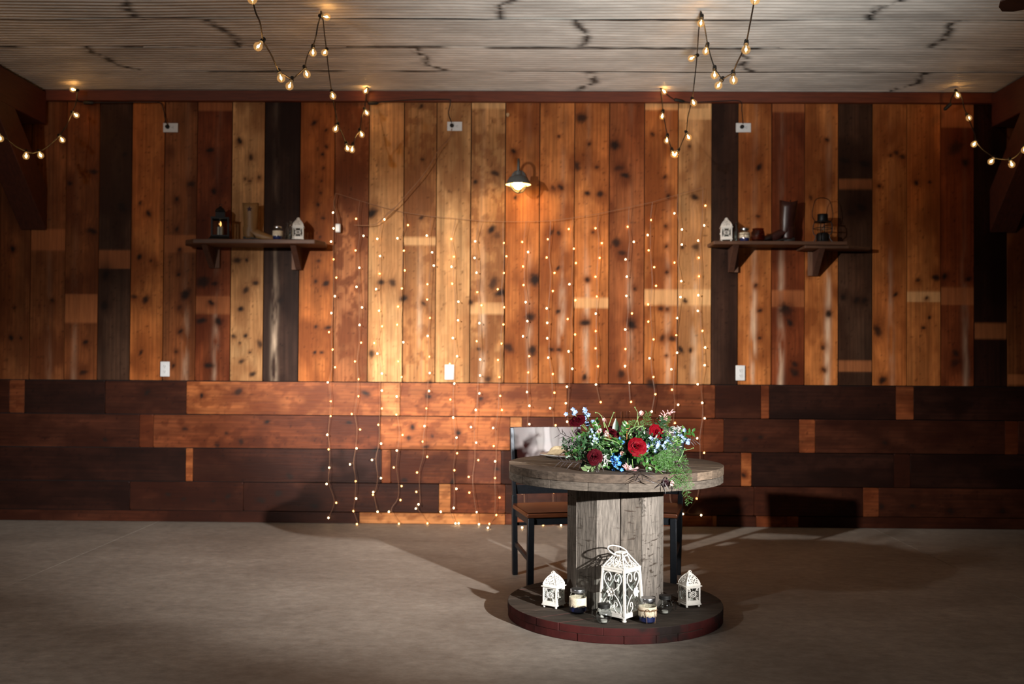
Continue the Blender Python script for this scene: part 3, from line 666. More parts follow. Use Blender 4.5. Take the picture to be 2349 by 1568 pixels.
def spray(name,mat,pts,y,seed,fl=10,size=.011,tall=0):
    'a stem of small five-petalled blossoms'
    rnd=random.Random(seed); b=MB(); st=MB()
    for (px,py) in pts:
        c0=FP(px,py,y+rnd.uniform(-.02,.02)); flower_stem(st,c0,.0014)
        for k in range(fl):
            c=c0+Vector((rnd.gauss(0,.013),rnd.gauss(0,.013),rnd.gauss(0,.013))); n=Vector((rnd.uniform(-.7,.7),-1,rnd.uniform(-.3,.8)))
            B=basis(n); 
            for q in range(5):
                a=2*PI*q/5+k; leaf(b,c,B@Vector((math.cos(a),math.sin(a),.35)),size*rnd.uniform(.8,1.1),size*.75,B@Vector((0,0,1)),-.2,pts=3)
            st.tube([c0-Vector((0,0,.01)),c],.0008,4)
    o=obj(name,b,mat,fa); obj('stem',st,M_stem,o); return o
spray('delphinium_spray',M_blue,[(1313,945),(1327,953),(1341,948),(1352,963)],ly+.13,1,5,.015)
spray('delphinium_spray',M_blue,[(1356,1001),(1364,1008)],ly-.05,2,6,.009)
spray('delphinium_spray',M_blue,[(1495,1012),(1503,1022),(1512,1018),(1488,1022)],ly-.05,3,6,.013)
spray('delphinium_spray',M_blue,[(1556,1000),(1567,1004),(1562,1016),(1572,1012)],ly+.0,4,5,.013)
spray('delphinium_spray',M_blue,[(1524,1022),(1530,1012)],ly-.04,5,6,.012)
spray('tweedia_spray',M_blued,[(1408,1050),(1416,1058),(1413,1066)],ly-.1,6,7,.012)
spray('tweedia_spray',M_blued,[(1446,1040)],ly-.07,7,4,.009); spray('tweedia_spray',M_blued,[(1426,1016)],ly-.07,8,4,.009)
def bell(px,py,y,n,s,seed):
    c=FP(px,py,y); B=basis(n); b=MB(); rnd=random.Random(seed)
    for k in range(9):
        a=2*PI*k/9; d=B@Vector((.55*math.cos(a),.55*math.sin(a),1)); leaf(b,c+B@Vector((.25*s*math.cos(a),.25*s*math.sin(a),0)),d,s*1.7,s*.8,B@Vector((math.cos(a),math.sin(a),0)),.28,pts=5)
    b.ball(c,s*.45,8,6); st=MB(); flower_stem(st,c,.0018,.03); o=obj('fritillary',b,M_blush,fa); obj('stem',st,M_stem,o)
bell(1467,951,ly+.06,(.2,-.5,.3),.016,1); bell(1377,985,ly-.02,(-.3,-.6,-.3),.014,2); bell(1390,990,ly-.04,(.1,-.7,-.6),.015,3)
bell(1427,1037,ly-.1,(-.1,-.9,-.2),.013,4); bell(1541,1104,ly-.20,(0,-.7,-.5),.013,5); bell(1385,966,ly+.03,(0,-.6,.5),.011,6); bell(1400,1012,ly-.05,(0,-.8,-.2),.010,7)
# jasmine buds, curling tendrils, grasses
def buds(pts,y,seed,name='jasmine_sprig',base=None,nb=9,L=.02):
    rnd=random.Random(seed); b=MB(); st=MB()
    path=cr([FP(*p,y) for p in pts],6); st.tube(path,.0014,5)
    e=path[-1]
    for k in range(nb):
        d=Vector((rnd.uniform(-1,1),rnd.uniform(-.6,.2),rnd.uniform(-.1,1))).normalized(); s0=path[-1-rnd.randint(0,4)]
        b.tube([s0,s0+d*L*.6,s0+d*L,s0+d*L*1.25],[.0012,.0017,.0028,.0006],6)
    o=obj(name,b,M_pink,fa); obj('stem',st,M_stem,o)
buds([(1500,1000),(1515,970),(1527,950)],ly+.06,1); buds([(1500,1000),(1520,965),(1538,944)],ly+.06,2,nb=8)
buds([(1440,1050),(1440,1070),(1436,1078)],ly-.12,3,nb=14,L=.022); buds([(1450,1052),(1452,1072),(1450,1080)],ly-.12,4,nb=12,L=.022)
def tendril(pts,y,mat=M_stem,r=.0022,name='tendril'):
    b=MB(); path=cr([FP(p[0],p[1],y+(p[2] if len(p)>2 else 0)) for p in pts],7); n=len(path)
    b.tube(path,[r*(1-.6*i/(n-1)) for i in range(n)],6); b.ball(path[-1],r*1.6,8,5); obj(name,b,mat,fa)
tendril([(1395,980),(1400,965),(1406,950),(1408,946)],ly+.05); tendril([(1388,985),(1382,960),(1374,948),(1366,946)],ly+.05)
tendril([(1440,1000),(1446,985),(1460,978),(1473,977)],ly-.02); tendril([(1465,975),(1462,960),(1462,945),(1456,934)],ly+.05)
tendril([(1460,985),(1470,978),(1480,982)],ly-.03); tendril([(1385,1005),(1405,1010),(1418,1016),(1424,1024)],ly-.1); tendril([(1405,1045),(1402,1032),(1410,1026),(1422,1025)],ly-.1)
tendril([(1360,1008),(1372,1018),(1384,1028)],ly-.1); tendril([(1540,1000),(1532,990),(1524,987),(1520,990)],ly-.02); tendril([(1548,1030),(1568,1032),(1582,1030),(1590,1027)],ly-.0); tendril([(1320,1000),(1312,985),(1315,974)],ly+.1)
tendril([(1555,1060),(1562,1048),(1566,1040),(1570,1028)],ly-.05)
tendril([(1392,975),(1390,962),(1380,952)],ly+.07,mk('red_brown_stem',(110,60,46),.5),.0014)
# leaves on sprigs
def sprig(path,mat,L,wd,n,seed,name='foliage_sprig',spread=1.0,r=.0016,curl=.15,face=(0,-.8,.6),label=None):
    rnd=random.Random(seed); b=MB(); pp=cr(path,6); N=len(pp); b.tube(pp,r,5)
    for k in range(n):
        t=.15+.85*k/max(n-1,1); i=min(int(t*(N-1)),N-2); tg=(pp[i+1]-pp[i]).normalized(); s=1 if k%2 else -1
        side=tg.cross(Vector(face)).normalized()
        d=(tg*.7+side*s*spread+Vector((rnd.uniform(-.3,.3),rnd.uniform(-.4,.2),rnd.uniform(-.2,.3)))).normalized()
        leaf(b,pp[i],d,L*rnd.uniform(.75,1.15),wd*rnd.uniform(.85,1.12),(rnd.uniform(-.5,.5),-1+rnd.uniform(-.3,.3),rnd.uniform(.2,1)),curl)
    return obj(name,b,mat,fa,label=label)
rnd=random.Random(11)
# the body of the arrangement: an uneven dome of sprigs rising out of the vase
for k in range(170):
    a=rnd.uniform(-PI,PI); e=rnd.uniform(-.05,1.1)
    rx=.27
    tip=Vector((rx*math.cos(a)*math.cos(e),.145*math.sin(a)*math.cos(e)-.01,.06+.15*math.sin(e)))*rnd.uniform(.72,1.0)
    if tip.z<.012: tip.z=.012+rnd.uniform(0,.02)
    base=Vector((tip.x*.2,tip.y*.2,.05)); mid=(base+tip)/2+Vector((0,0,rnd.uniform(.01,.035)))
    m=M_leafs[rnd.choice([0,0,1,1,1,3,3,2])]
    L=rnd.choice([.012,.016,.02,.024]); sprig([base,mid,tip],m,L,L*rnd.choice([.4,.5,.62]),rnd.randint(9,14),500+k)
def pxsprig(pts,y,mat,L,wd,n,seed,**k): return sprig([FP(p[0],p[1],y+(p[2] if len(p)>2 else 0)) for p in pts],mat,L,wd,n,seed,**k)
pxsprig([(1540,1030),(1560,1005),(1572,985)],ly+.02,M_leafs[2],.028,.014,9,21); pxsprig([(1560,1010),(1575,995),(1590,990)],ly,M_leafs[0],.026,.014,7,22)
pxsprig([(1450,1040),(1480,1062),(1490,1080)],ly-.12,M_leafs[0],.028,.016,9,23); pxsprig([(1470,1040),(1500,1060),(1512,1078)],ly-.12,M_leafs[0],.026,.014,9,24)
pxsprig([(1425,1000),(1432,985),(1438,972)],ly,M_leafs[0],.026,.016,9,25); pxsprig([(1500,1000),(1512,975),(1522,962)],ly+.03,M_leafs[1],.026,.012,11,26)
pxsprig([(1350,1010),(1372,985),(1365,965)],ly+.06,M_leafs[0],.026,.014,10,27); pxsprig([(1330,1030),(1308,1028),(1292,1025)],ly,M_leafs[1],.02,.009,12,28); pxsprig([(1350,1040),(1325,1045),(1302,1044)],ly-.02,M_leafs[3],.026,.012,10,29)
pxsprig([(1345,1020),(1318,1015),(1290,1008)],ly+.02,M_leafs[1],.022,.006,14,30); pxsprig([(1380,1060),(1360,1072),(1345,1080)],ly-.1,M_leafs[4],.04,.022,6,31)
for (p,wd) in (([(1412,1000),(1408,975),(1413,958)],.03),):
    b=MB(); a=FP(*p[0],ly+.03); leaf(b,a,FP(*p[2],ly+.03)-a,.085,.034,(0,-1,.3),.05,pts=8); obj('broad_leaf',b,M_leafs[1],fa)
b=MB(); a=FP(1438,985,ly+.01); leaf(b,a,(0.02,0,1),.036,.026,(0,-1,0),.05,pts=8); b.tube([a,a-Vector((0,0,.05))],.0012,5); obj('copper_leaf',b,M_tanleaf,fa)
for k in range(70):
    px=rnd.uniform(1300,1570); py=rnd.uniform(1000,1074) if 1330<px<1550 else rnd.uniform(995,1040)
    y_=ly-.045-.05*math.exp(-((px-1430)/80)**2)*rnd.uniform(.3,1)
    a=FP(px+rnd.uniform(-10,10)+(1430-px)*.35,py-rnd.uniform(5,22),y_+.03); e=FP(px,py,y_)
    if e.z<.01: e.z=.01
    L=rnd.choice([.011,.014,.018,.022]); sprig([a,(a+e)/2+Vector((0,0,.008)),e],M_leafs[rnd.choice([0,0,1,1,3,2])],L,L*rnd.choice([.4,.5,.6]),rnd.randint(7,10),900+k)
# fine ferns, one trailing over the table edge
def fern(path,seed,mat=M_fern,side=.045,nl=26,name='fern_frond',need=.008):
    rnd=random.Random(seed); b=MB(); pp=cr(path,8); N=len(pp); b.tube(pp,[.0014*(1-.6*i/(N-1)) for i in range(N)],5)
    for k in range(nl):
        t=k/nl; i=min(int(t*(N-1)),N-2); tg=(pp[i+1]-pp[i]).normalized(); s=1 if k%2 else -1
        sd=tg.cross(Vector((0,-1,.2))).normalized()*s
        ln=side*(1-.75*t)*rnd.uniform(.6,1.1); d=(sd+tg*.6+Vector((0,rnd.uniform(-.5,.3),rnd.uniform(-.3,.3)))).normalized()
        e=pp[i]+d*ln; b.tube([pp[i],e],.0006,3)
        m=max(3,int(ln/.0045))
        for j in range(m):
            q=pp[i]+d*ln*(j+1)/m
            for z in range(3):
                dd=(d*.7+Vector((rnd.uniform(-1,1),rnd.uniform(-1,1),rnd.uniform(-1,1)))*.8).normalized()
                leaf(b,q,dd,need*rnd.uniform(.7,1.1),.0016,(0,-1,.3),.1,pts=2)
    return obj(name,b,mat,fa)
def pxfern(pts,y,seed,**k): return fern([FP(p[0],p[1],y+(p[2] if len(p)>2 else 0)) for p in pts],seed,**k)
pxfern([(1520,1040),(1545,1055),(1556,1082,-.10),(1562,1105,-.15),(1574,1125,-.165),(1580,1156,-.165)],ly-.04,1,side=.055,nl=52)
pxfern([(1510,1040),(1535,1060),(1545,1078,-.10),(1550,1100,-.15),(1556,1118,-.155)],ly-.05,2,side=.06,nl=44); pxfern([(1530,1045),(1560,1068),(1572,1082,-.09),(1578,1100,-.15),(1588,1116,-.155)],ly-.03,3,side=.05,nl=36)
pxfern([(1515,1035),(1522,1050),(1522,1072,-.04)],ly-.1,12,side=.05,nl=30); pxfern([(1545,1045),(1562,1052),(1570,1072,-.02)],ly-.04,13,side=.045,nl=28)
pxfern([(1480,985),(1482,965),(1487,945)],ly+.05,4,side=.04,nl=26); pxfern([(1505,985),(1522,970),(1532,955)],ly+.06,5,side=.05,nl=26); pxfern([(1400,1025),(1398,1012),(1405,1002)],ly-.08,6,side=.05,nl=24)
pxfern([(1330,1030),(1305,1020),(1290,1016)],ly+.02,7,side=.04,nl=24,mat=M_leafs[1]); pxfern([(1500,1045),(1520,1060),(1530,1078)],ly-.1,8,side=.05,nl=30); pxfern([(1470,995),(1455,980),(1450,965)],ly+.02,9,side=.04,nl=22)
pxfern([(1515,1035),(1528,1052),(1538,1072,-.03)],ly-.08,10,side=.06,nl=32)
# dark feathery leaves
def spiky(pts,y,L,n,seed,mat=M_darkleaf):
    return pxsprig(pts,y,mat,L,.004,n,seed,name='dark_frond',spread=.9,curl=.3)
spiky([(1330,1010),(1300,1000),(1284,992)],ly+.04,.045,8,1); spiky([(1350,1062),(1315,1060),(1284,1057)],ly-.07,.045,14,2); spiky([(1460,1075),(1470,1083,-.09),(1474,1100,-.14)],ly-.13,.06,12,3); spiky([(1560,1060),(1575,1072),(1588,1090)],ly-.06,.05,9,4); spiky([(1375,1060),(1370,1072),(1368,1080)],ly-.13,.04,7,5); spiky([(1575,1010),(1585,1008),(1592,1008)],ly,.035,6,6); spiky([(1540,1076),(1526,1092,-.12),(1520,1112,-.145)],ly-.07,.05,9,8)
spiky([(1375,1045),(1388,1050),(1395,1060)],ly-.12,.03,10,9,M_greylf); spiky([(1525,1005),(1540,990),(1549,980)],ly+.03,.014,22,10,M_greylf); spiky([(1550,1010),(1556,995),(1559,978)],ly+.03,.014,22,11,M_greylf)
# ------------------------------------------------------------------ small white lanterns
def fret():
    'white painted sheet metal pierced with a rosette of small holes'
    m=bpy.data.materials.new('pierced_white_metal'); m.use_nodes=True; nt=m.node_tree; N=nt.nodes; L=nt.links; b=N['Principled BSDF']
    b.inputs['Base Color'].default_value=s2l((226,222,214))+(1,); b.inputs['Roughness'].default_value=.45
    uv=N.new('ShaderNodeUVMap'); uv.uv_map='uv'
    mp=N.new('ShaderNodeMapping'); L.new(uv.outputs[0],mp.inputs[0]); mp.inputs['Scale'].default_value=(7,7,7)
    v=N.new('ShaderNodeTexVoronoi'); v.voronoi_dimensions='2D'; v.inputs['Scale'].default_value=1; v.inputs['Randomness'].default_value=.75; L.new(mp.outputs[0],v.inputs['Vector'])
    lt=N.new('ShaderNodeMath'); lt.operation='LESS_THAN'; lt.inputs[1].default_value=.30; L.new(v.outputs['Distance'],lt.inputs[0])
    # a solid border: keep |u-.5|<.38 , .12<v<.86 pierced
    sx=N.new('ShaderNodeSeparateXYZ'); L.new(uv.outputs[0],sx.inputs[0])
    def cmp(sock,c,r):
        n=N.new('ShaderNodeMath'); n.operation='COMPARE'; L.new(sock,n.inputs[0]); n.inputs[1].default_value=c; n.inputs[2].default_value=r; return n.outputs[0]
    a=cmp(sx.outputs[0],.5,.36); c=cmp(sx.outputs[1],.46,.38)
    m1=N.new('ShaderNodeMath'); m1.operation='MULTIPLY'; L.new(a,m1.inputs[0]); L.new(c,m1.inputs[1])
    m2=N.new('ShaderNodeMath'); m2.operation='MULTIPLY'; L.new(m1.outputs[0],m2.inputs[0]); L.new(lt.outputs[0],m2.inputs[1])
    iv=N.new('ShaderNodeMath'); iv.operation='SUBTRACT'; iv.inputs[0].default_value=1; L.new(m2.outputs[0],iv.inputs[1]); L.new(iv.outputs[0],b.inputs['Alpha'])
    return m
M_fret=fret()
def ring(mb,c,r,t,B,n=20,tn=5):
    mb.tube([Vector(c)+B@Vector((r*math.cos(2*PI*k/n),r*math.sin(2*PI*k/n),0)) for k in range(n)],t,tn,closed=True)
def scroll(mb,o,B,p,r,k=7):
    mb.tube([Vector(o)+B@Vector((x,y,0)) for x,y in [(q.x,q.y) for q in cr([(a,b_,0) for a,b_ in p],k)]],r,5)
def fourfold(fn):
    for k in range(4): fn(Matrix.Rotation(k*PI/2,3,'Z'))
def small_lantern(label,loc,rz,group,s=1.0,rear=True):
    t=thing('small_white_lantern',label,'lantern',loc,rz,group)
    w=.035*s; zb=.012*s; H=.074*s
    b=MB(); b.box((0,0,zb+.003*s),(.086*s,.086*s,.006*s)); b.box((0,0,zb+.010*s),(.080*s,.080*s,.009*s)); obj('base_tray',b,M_white,t,bevel=.0015*s)
    for sx in(-1,1):
        for sy in(-1,1):
            b=MB(); b.ball((sx*.033*s,sy*.033*s,.006*s),.006*s,8,6); obj('foot',b,M_white,t)
    b=MB(); z0=zb+.014*s; z1=z0+H
    for sx in(-1,1):
        for sy in(-1,1): b.box((sx*w,sy*w,(z0+z1)/2),(.008*s,.008*s,H))
    for k in range(4):
        R=Matrix.Rotation(k*PI/2,3,'Z')
        b.box(R@Vector((0,-w,z0+.004*s)),(2*w,.006*s,.008*s),R); b.box(R@Vector((0,-w,z1-.004*s)),(2*w,.006*s,.008*s),R)
    obj('frame',b,M_white,t,bevel=.001*s)
    b=MB()
    def side(R):
        B=R@Matrix(((1,0,0),(0,0,1),(0,1,0))).transposed()
        B=R@Matrix(((1,0,0),(0,0,-1),(0,1,0)))
        o=R@Vector((0,-w-.001*s,(z0+z1)/2))
        ring(b,o,.013*s,.0024*s,B); ring(b,o,.006*s,.0016*s,B,14)
        for sx in(-1,1):
            for sy in(-1,1):
                f=lambda pts:[(sx*a*s*.78,sy*c*s*.82) for a,c in pts]
                scroll(b,o,B,f([(.036,.022),(.026,.020),(.021,.028),(.028,.034),(.033,.029),(.029,.026)]),.0016*s)
                scroll(b,o,B,f([(.010,.010),(.018,.016),(.020,.024),(.036,.036)]),.0014*s)
                ring(b,o+B@Vector((sx*.018*s,sy*.005*s,0)),.004*s,.0012*s,B,10)
    fourfold(side); obj('scrollwork',b,M_white,t)
    b=MB()
    for k in range(4):
        R=Matrix.Rotation(k*PI/2,3,'Z'); b.box(R@Vector((0,-w+.002*s,(z0+z1)/2)),(2*w-.008*s,.0012*s,H-.016*s),R)
    obj('glass_panes',b,M_pane,t)
    b=MB(); b.box((0,0,z1+.002*s),(.090*s,.090*s,.005*s)); b.box((0,0,z1+.007*s),(.078*s,.078*s,.006*s)); obj('eave',b,M_white,t,bevel=.0015*s)
    # pierced dome of four curved faces
    me_v=[];me_f=[];uv=[]; zd=z1+.010*s; D=.052*s; n=8
    prof=lambda v:.035*s*(1-v**1.55)**.85+.003*s
    for k in range(4):
        R=Matrix.Rotation(k*PI/2,3,'Z'); base=len(me_v)
        for j in range(n+1):
            v=j/n*.985; hw=prof(v)
            for i in range(3): me_v.append(tuple(R@Vector(((i-1)*hw,-hw,zd+D*v)))); uv.append((.5+(i-1)*.5*hw/(.038*s),v))
        for j in range(n):
            for i in range(2): a=base+j*3+i; me_f.append((a,a+1,a+4,a+3))
    me=bpy.data.meshes.new('dome'); me.from_pydata(me_v,[],me_f); me.materials.append(M_fret)
    ul=me.uv_layers.new(name='uv')
    for l in me.loops: ul.data[l.index].uv=uv[l.vertex_index]
    dome=obj('dome',me,None,t); sm=dome.modifiers.new('solid','SOLIDIFY'); sm.thickness=.0012*s
    b=MB()
    for k in range(4):
        R=Matrix.Rotation(k*PI/2,3,'Z'); b.tube([R@Vector((prof(j/n*.985),-prof(j/n*.985),zd+D*j/n*.985)) for j in range(n+1)],.002*s,5)
    obj('dome_ribs',b,M_white,dome)
    b=MB(); zt=zd+D; b.lathe([(.001,zt-.003*s),(.008*s,zt-.002*s),(.008*s,zt+.002*s),(.004*s,zt+.004*s),(.005*s,zt+.008*s),(.001,zt+.010*s)],12); obj('finial',b,M_white,t)
    b=MB(); b.tube([Vector((.011*s*math.cos(2*PI*k/16),-.004*s,zt-.001*s+.011*s*math.sin(2*PI*k/16))) for k in range(16)],.0016*s,5,closed=True); obj('ring',b,M_white,t)
    b=MB(); R=Matrix.Rotation(-PI/2,3,'Z'); b.box(R@Vector((-w+.0,-w-.004*s,(z0+z1)/2)),(.006*s,.008*s,.012*s),R); obj('latch',b,M_white,t)
    if rear:
        b=MB(); b.lathe([(.001,z0),(.018*s,z0),(.019*s,z0+.014*s),(.017*s,z0+.014*s),(.001,z0+.011*s)],16); obj('tealight',b,M_wax,t)
    return t
BT=.0735
q=Z(1270,1391,BT); sl=small_lantern('small white pierced lantern left of the lace jars on the spool base',(q.x,q.y,BT),math.radians(-33),'small white lanterns')
q=Z(1581,1389,BT); dup(sl,(q.x,q.y,BT),math.radians(22),'small white pierced lantern at the right rim of the spool base, beyond the dark jar','small white lanterns')
# ------------------------------------------------------------------ tall white lantern
q=Z(1431,1427,BT); q=q+Vector((-.004,.092,0)); tl=thing('tall_white_lantern','tall tapered white wire lantern with scrolled hearts leaning on no wall, before the drum','lantern',(q.x,q.y,BT),math.radians(45)+math.radians(4))
tl['label']='tall tapered white lantern with scrolled hearts and flowers, standing before the drum'
w0,w1,zb,zt=.071,.060,.026,.232
hw=lambda z:w0+(w1-w0)*(z-zb)/(zt-zb)
b=MB(); b.box((0,0,zb-.004),(2*w0+.004,2*w0+.004,.012)); obj('base_tray',b,M_white,tl,bevel=.002)
for sx in(-1,1):
    for sy in(-1,1):
        b=MB(); b.lathe([(.001,0),(.010,.001),(.011,.006),(.006,.010),(.010,.014),(.008,.017),(.001,.017)],12,c=(sx*(w0-.008),sy*(w0-.008),0)); obj('foot',b,M_white,tl)
b=MB()
for sx in(-1,1):
    for sy in(-1,1): b.bar((sx*w0,sy*w0,zb),(sx*w1,sy*w1,zt),.011,.011,up=(0,1,0))
for k in range(4):
    R=Matrix.Rotation(k*PI/2,3,'Z')
    b.box(R@Vector((0,-w1-.001,zt-.006)),(2*w1,.006,.016),R); b.box(R@Vector((0,-w0+.001,zb+.008)),(2*w0,.006,.012),R)
obj('frame',b,M_white,tl,bevel=.0015)
b=MB()
for k in range(4):
    R=Matrix.Rotation(k*PI/2,3,'Z'); m=Matrix.Rotation(math.atan2(w0-w1,zt-zb)*-1,3,'X')
    b.box(R@Vector((0,-(w0+w1)/2+.003,(zb+zt)/2)),(2*w1-.006,.0012,zt-zb-.03),R@m)
obj('glass_panes',b,M_pane,tl)
for k in range(4):
    R=Matrix.Rotation(k*PI/2,3,'Z'); tilt=Matrix.Rotation(-math.atan2(w0-w1,zt-zb),3,'X')
    B=R@tilt@Matrix(((1,0,0),(0,0,-1),(0,1,0))); o=R@Vector((0,-(w0+w1)/2-.004,(zb+zt)/2))
    b=MB()
    for sx in(-1,1):
        f=lambda p:[(sx*a,c) for a,c in p]
        scroll(b,o,B,f([(.0,.0),(.030,.026),(.047,.054),(.040,.080),(.022,.086),(.010,.072),(.014,.052),(.024,.050),(.026,.060)]),.0026)
        scroll(b,o,B,f([(.0,.0),(.032,-.030),(.052,-.062),(.050,-.088)]),.0026)
        scroll(b,o,B,f([(.030,-.088),(.012,-.070),(.014,-.048),(.026,-.046),(.030,-.058),(.024,-.064)]),.0022)
    sw=obj('scrollwork',b,M_white,tl)
    b=MB()
    for j in range(6):
        a=2*PI*j/6; d=B@Vector((math.cos(a),math.sin(a),.25)); leaf(b,o+B@Vector((.002*math.cos(a),.002*math.sin(a),.004)),d,.024,.021,B@Vector((0,0,1)),-.25,pts=5)
    b.ball(o+B@Vector((0,0,.008)),.006,8,6); obj('metal_flower',b,M_white,tl,solid=.0015)
zr=zt+.068; wr=.018
b=MB(); b.box((0,0,zt+.003),(2*w1+.012,2*w1+.012,.006))
for sx in(-1,1):
    for sy in(-1,1): b.tube([(sx*w1,sy*w1,zt+.004),(sx*w1*.72,sy*w1*.72,zt+.03),(sx*wr,sy*wr,zr)],.0034,6)
for k in range(4):
    R=Matrix.Rotation(k*PI/2,3,'Z'); b.tube([R@Vector((-wr,-wr,zr)),R@Vector((wr,-wr,zr))],.0036,6)
    B=R@Matrix.Rotation(-math.atan2(w1-wr,zr-zt),3,'X')@Matrix(((1,0,0),(0,0,-1),(0,1,0))); o=R@Vector((0,-(w1+wr)/2,(zt+zr)/2))
    for sx in(-1,1):
        scroll(b,o,B,[(sx*.002,.028),(sx*.016,.018),(sx*.014,-.010),(sx*.004,-.026),(sx*.0,-.028)],.0022)
        scroll(b,o,B,[(sx*.020,.0),(sx*.030,-.014),(sx*.044,-.026),(sx*.030,-.030),(sx*.022,-.022),(sx*.028,-.016)],.0020)
# the wire roof has its own open plate ring: cut the plate as a frame
obj('wire_roof',b,M_white,tl)
hl=Matrix.Rotation(-math.radians(49),4,'Z')
b=MB(); b.tube([hl@Vector((-.016+.046*math.cos(a_),.004+.028*math.sin(a_),.306+.017*math.sin(a_)-.011*math.cos(a_))) for a_ in [2*PI*k/32 for k in range(32)]],.0030,6,closed=True); ho=obj('handle',b,M_white,tl)
# ------------------------------------------------------------------ jars on the spool base
def mason(label,loc,band,twine,group,s=1.0,rz=0,lid=True):
    t=thing('lace_mason_jar',label,'jar',loc,rz,group)
    b=MB(); b.lathe([(.001,.003),(.030*s,.002),(.0375*s,.008*s),(.039*s,.02*s),(.039*s,.074*s),(.036*s,.088*s),(.030*s,.096*s),(.030*s,.101*s)],32); obj('jar_glass',b,M_glass,t)
    b=MB(); b.lathe([(.001,.004),(.030*s,.004),(.0368*s,.010*s),(.0378*s,.036*s),(.001,.039*s)],28); obj('blue_sand',b,M_bluesand,t)
    sc=lambda a,z:1.0+(.012*math.sin(11*a) if z<.05*s else 0)
    b=MB(); n=66; vs=[];fs=[]
    for k in range(n):
        a=2*PI*k/n; sca=.006*s*abs(math.sin(5.5*a))**.6
        for z,r in ((.026*s+.010*s-sca,.0412*s),(.045*s,.0406*s),(.062*s,.0404*s),(.075*s+.001*s*math.sin(30*a),.0403*s)): vs.append((r*math.cos(a),r*math.sin(a),z))
    for k in range(n):
        for j in range(3): a=k*4+j; c=((k+1)%n)*4+j; fs.append((a,c,c+1,a+1))
    b.add(vs,fs); obj('lace_band',b,band,t,solid=.0012)
    if twine:
        b=MB()
        for z in (.058*s,.0605*s): b.tube([(.0425*s*math.cos(2*PI*k/30),.0425*s*math.sin(2*PI*k/30),z+.001*math.sin(k)) for k in range(30)],.0013*s,5,closed=True)
        for sx in(-1,1):
            b.tube(cr([(.008*s,-.043*s,.059*s),(sx*.016*s+.010*s,-.045*s,.068*s),(sx*.026*s+.010*s,-.043*s,.055*s),(sx*.020*s+.010*s,-.044*s,.030*s),(sx*.018*s+.010*s,-.043*s,.006*s)],6),.0013*s,5)
        obj('twine_bow',b,M_twine,t)
    b=MB(); b.lathe([(.001,.1115*s),(.026*s,.1115*s),(.0275*s,.1125*s),(.0335*s,.1125*s),(.0345*s,.111*s),(.0345*s,.106*s),(.0335*s,.1055*s),(.0345*s,.105*s),(.0345*s,.098*s),(.0330*s,.0965*s),(.031*s,.0965*s)],40); obj('lid',b,M_silver,t)
    return t
q=Z(1326,1408,BT); mason('lace banded jar of blue sand without twine, beside the left small lantern',(q.x,q.y+.03,BT),M_lace,False,'lace jars')
q=Z(1487,1430,BT); mason('lace jar of blue sand tied with a twine bow, right of the tall lantern',(q.x,q.y+.025,BT),M_burlap if False else M_lace,True,'lace jars')
def mug(label,loc,rz,group):
    t=thing('glass_mug_jar',label,'jar',loc,rz,group)
    b=MB(); b.lathe([(.001,.003),(.020,.002),(.030,.010),(.0365,.028),(.0365,.042),(.030,.058),(.025,.064),(.025,.070)],28); obj('jar_glass',b,M_mug,t)
    b=MB(); b.lathe([(.0,.0885),(.024,.0885),(.0285,.087),(.0285,.080),(.027,.079),(.0285,.078),(.0285,.070),(.026,.069),(.023,.069),(.023,.084),(.0,.084)],28); obj('lid',b,M_black,t)
    b=MB(); b.tube(cr([(.030,0,.058),(.048,0,.058),(.052,0,.040),(.046,0,.024),(.033,0,.020)],6),.0045,7); obj('handle',b,M_mug,t)
    b=MB(); b.lathe([(.001,.005),(.015,.005),(.0155,.015),(.014,.015),(.001,.013)],18); obj('tealight',b,M_wax,t)
    return t
q=Z(1388,1431,BT); m0=mug('dark lidded glass mug in front of the tall lantern, at its left foot',(q.x-.004,q.y+.02,BT),PI*.95,'dark lidded glass mugs')
q=Z(1527,1410,BT); dup(m0,(q.x,q.y+.026,BT),-.3,'dark lidded glass mug between the twine jar and the right small lantern','dark lidded glass mugs')
# ------------------------------------------------------------------ wall shelves
def bracket(t,x,z,depth,h,cleatx):
    b=MB(); M=Matrix(((0,0,1,0),(1,0,0,0),(0,1,0,0),(0,0,0,1)))
    b.prism([(WALLY-.006,z),(WALLY-.006-depth,z),(WALLY-.006-.02,z-h),(WALLY-.006,z-h)],x-.022,x+.022,M=M)
    o=obj('bracket',b,M_bracket,t,smooth=0,bevel=.002)
    b=MB(); b.box((cleatx,WALLY-.016,z-h/2),(.055,.022,h)); obj('cleat',b,M_cleat,o,smooth=0,bevel=.002)
ls=thing('wall_shelf','live edge plank shelf on the wall left of the fairy lights','shelf')
SZ=P(590,548,WALLY-.28).z
xl,xr=P(418,550,WALLY-.28).x,P(722,550,WALLY-.28).x; xb=W(751,557).x
b=MB(); y=WALLY-.008
b.prism([(W(446,560).x,y),(W(436,560).x,y-.10),(xl,y-.20),(xl+.08,y-.272),(xl+.5,y-.28),(xr-.2,y-.275),(xr,y-.27),(xr+.05,y-.12),(xb,y)],SZ-.034,SZ); obj('board',b,M_shelf,ls,smooth=0,bevel=.006)
bracket(ls,W(489,590).x,SZ-.035,.22,.16,W(497,590).x+.003); bracket(ls,W(687,590).x,SZ-.035,.22,.17,W(679,590).x)
rs=thing('wall_shelf','straight plank shelf with an under board on the wall right of the fairy lights','shelf')
SR=P(1780,553,WALLY-.22).z; x0,x1=W(1622,560).x,P(1943,555,WALLY-.22).x; x2,x3=W(1826,560).x,W(1986,563).x
b=MB(); b.prism([(x0,y),(x0+.01,y-.22),(x1,y-.225),(x1-.01,y)],SR-.026,SR); obj('board',b,M_shelf,rs,smooth=0,bevel=.004)
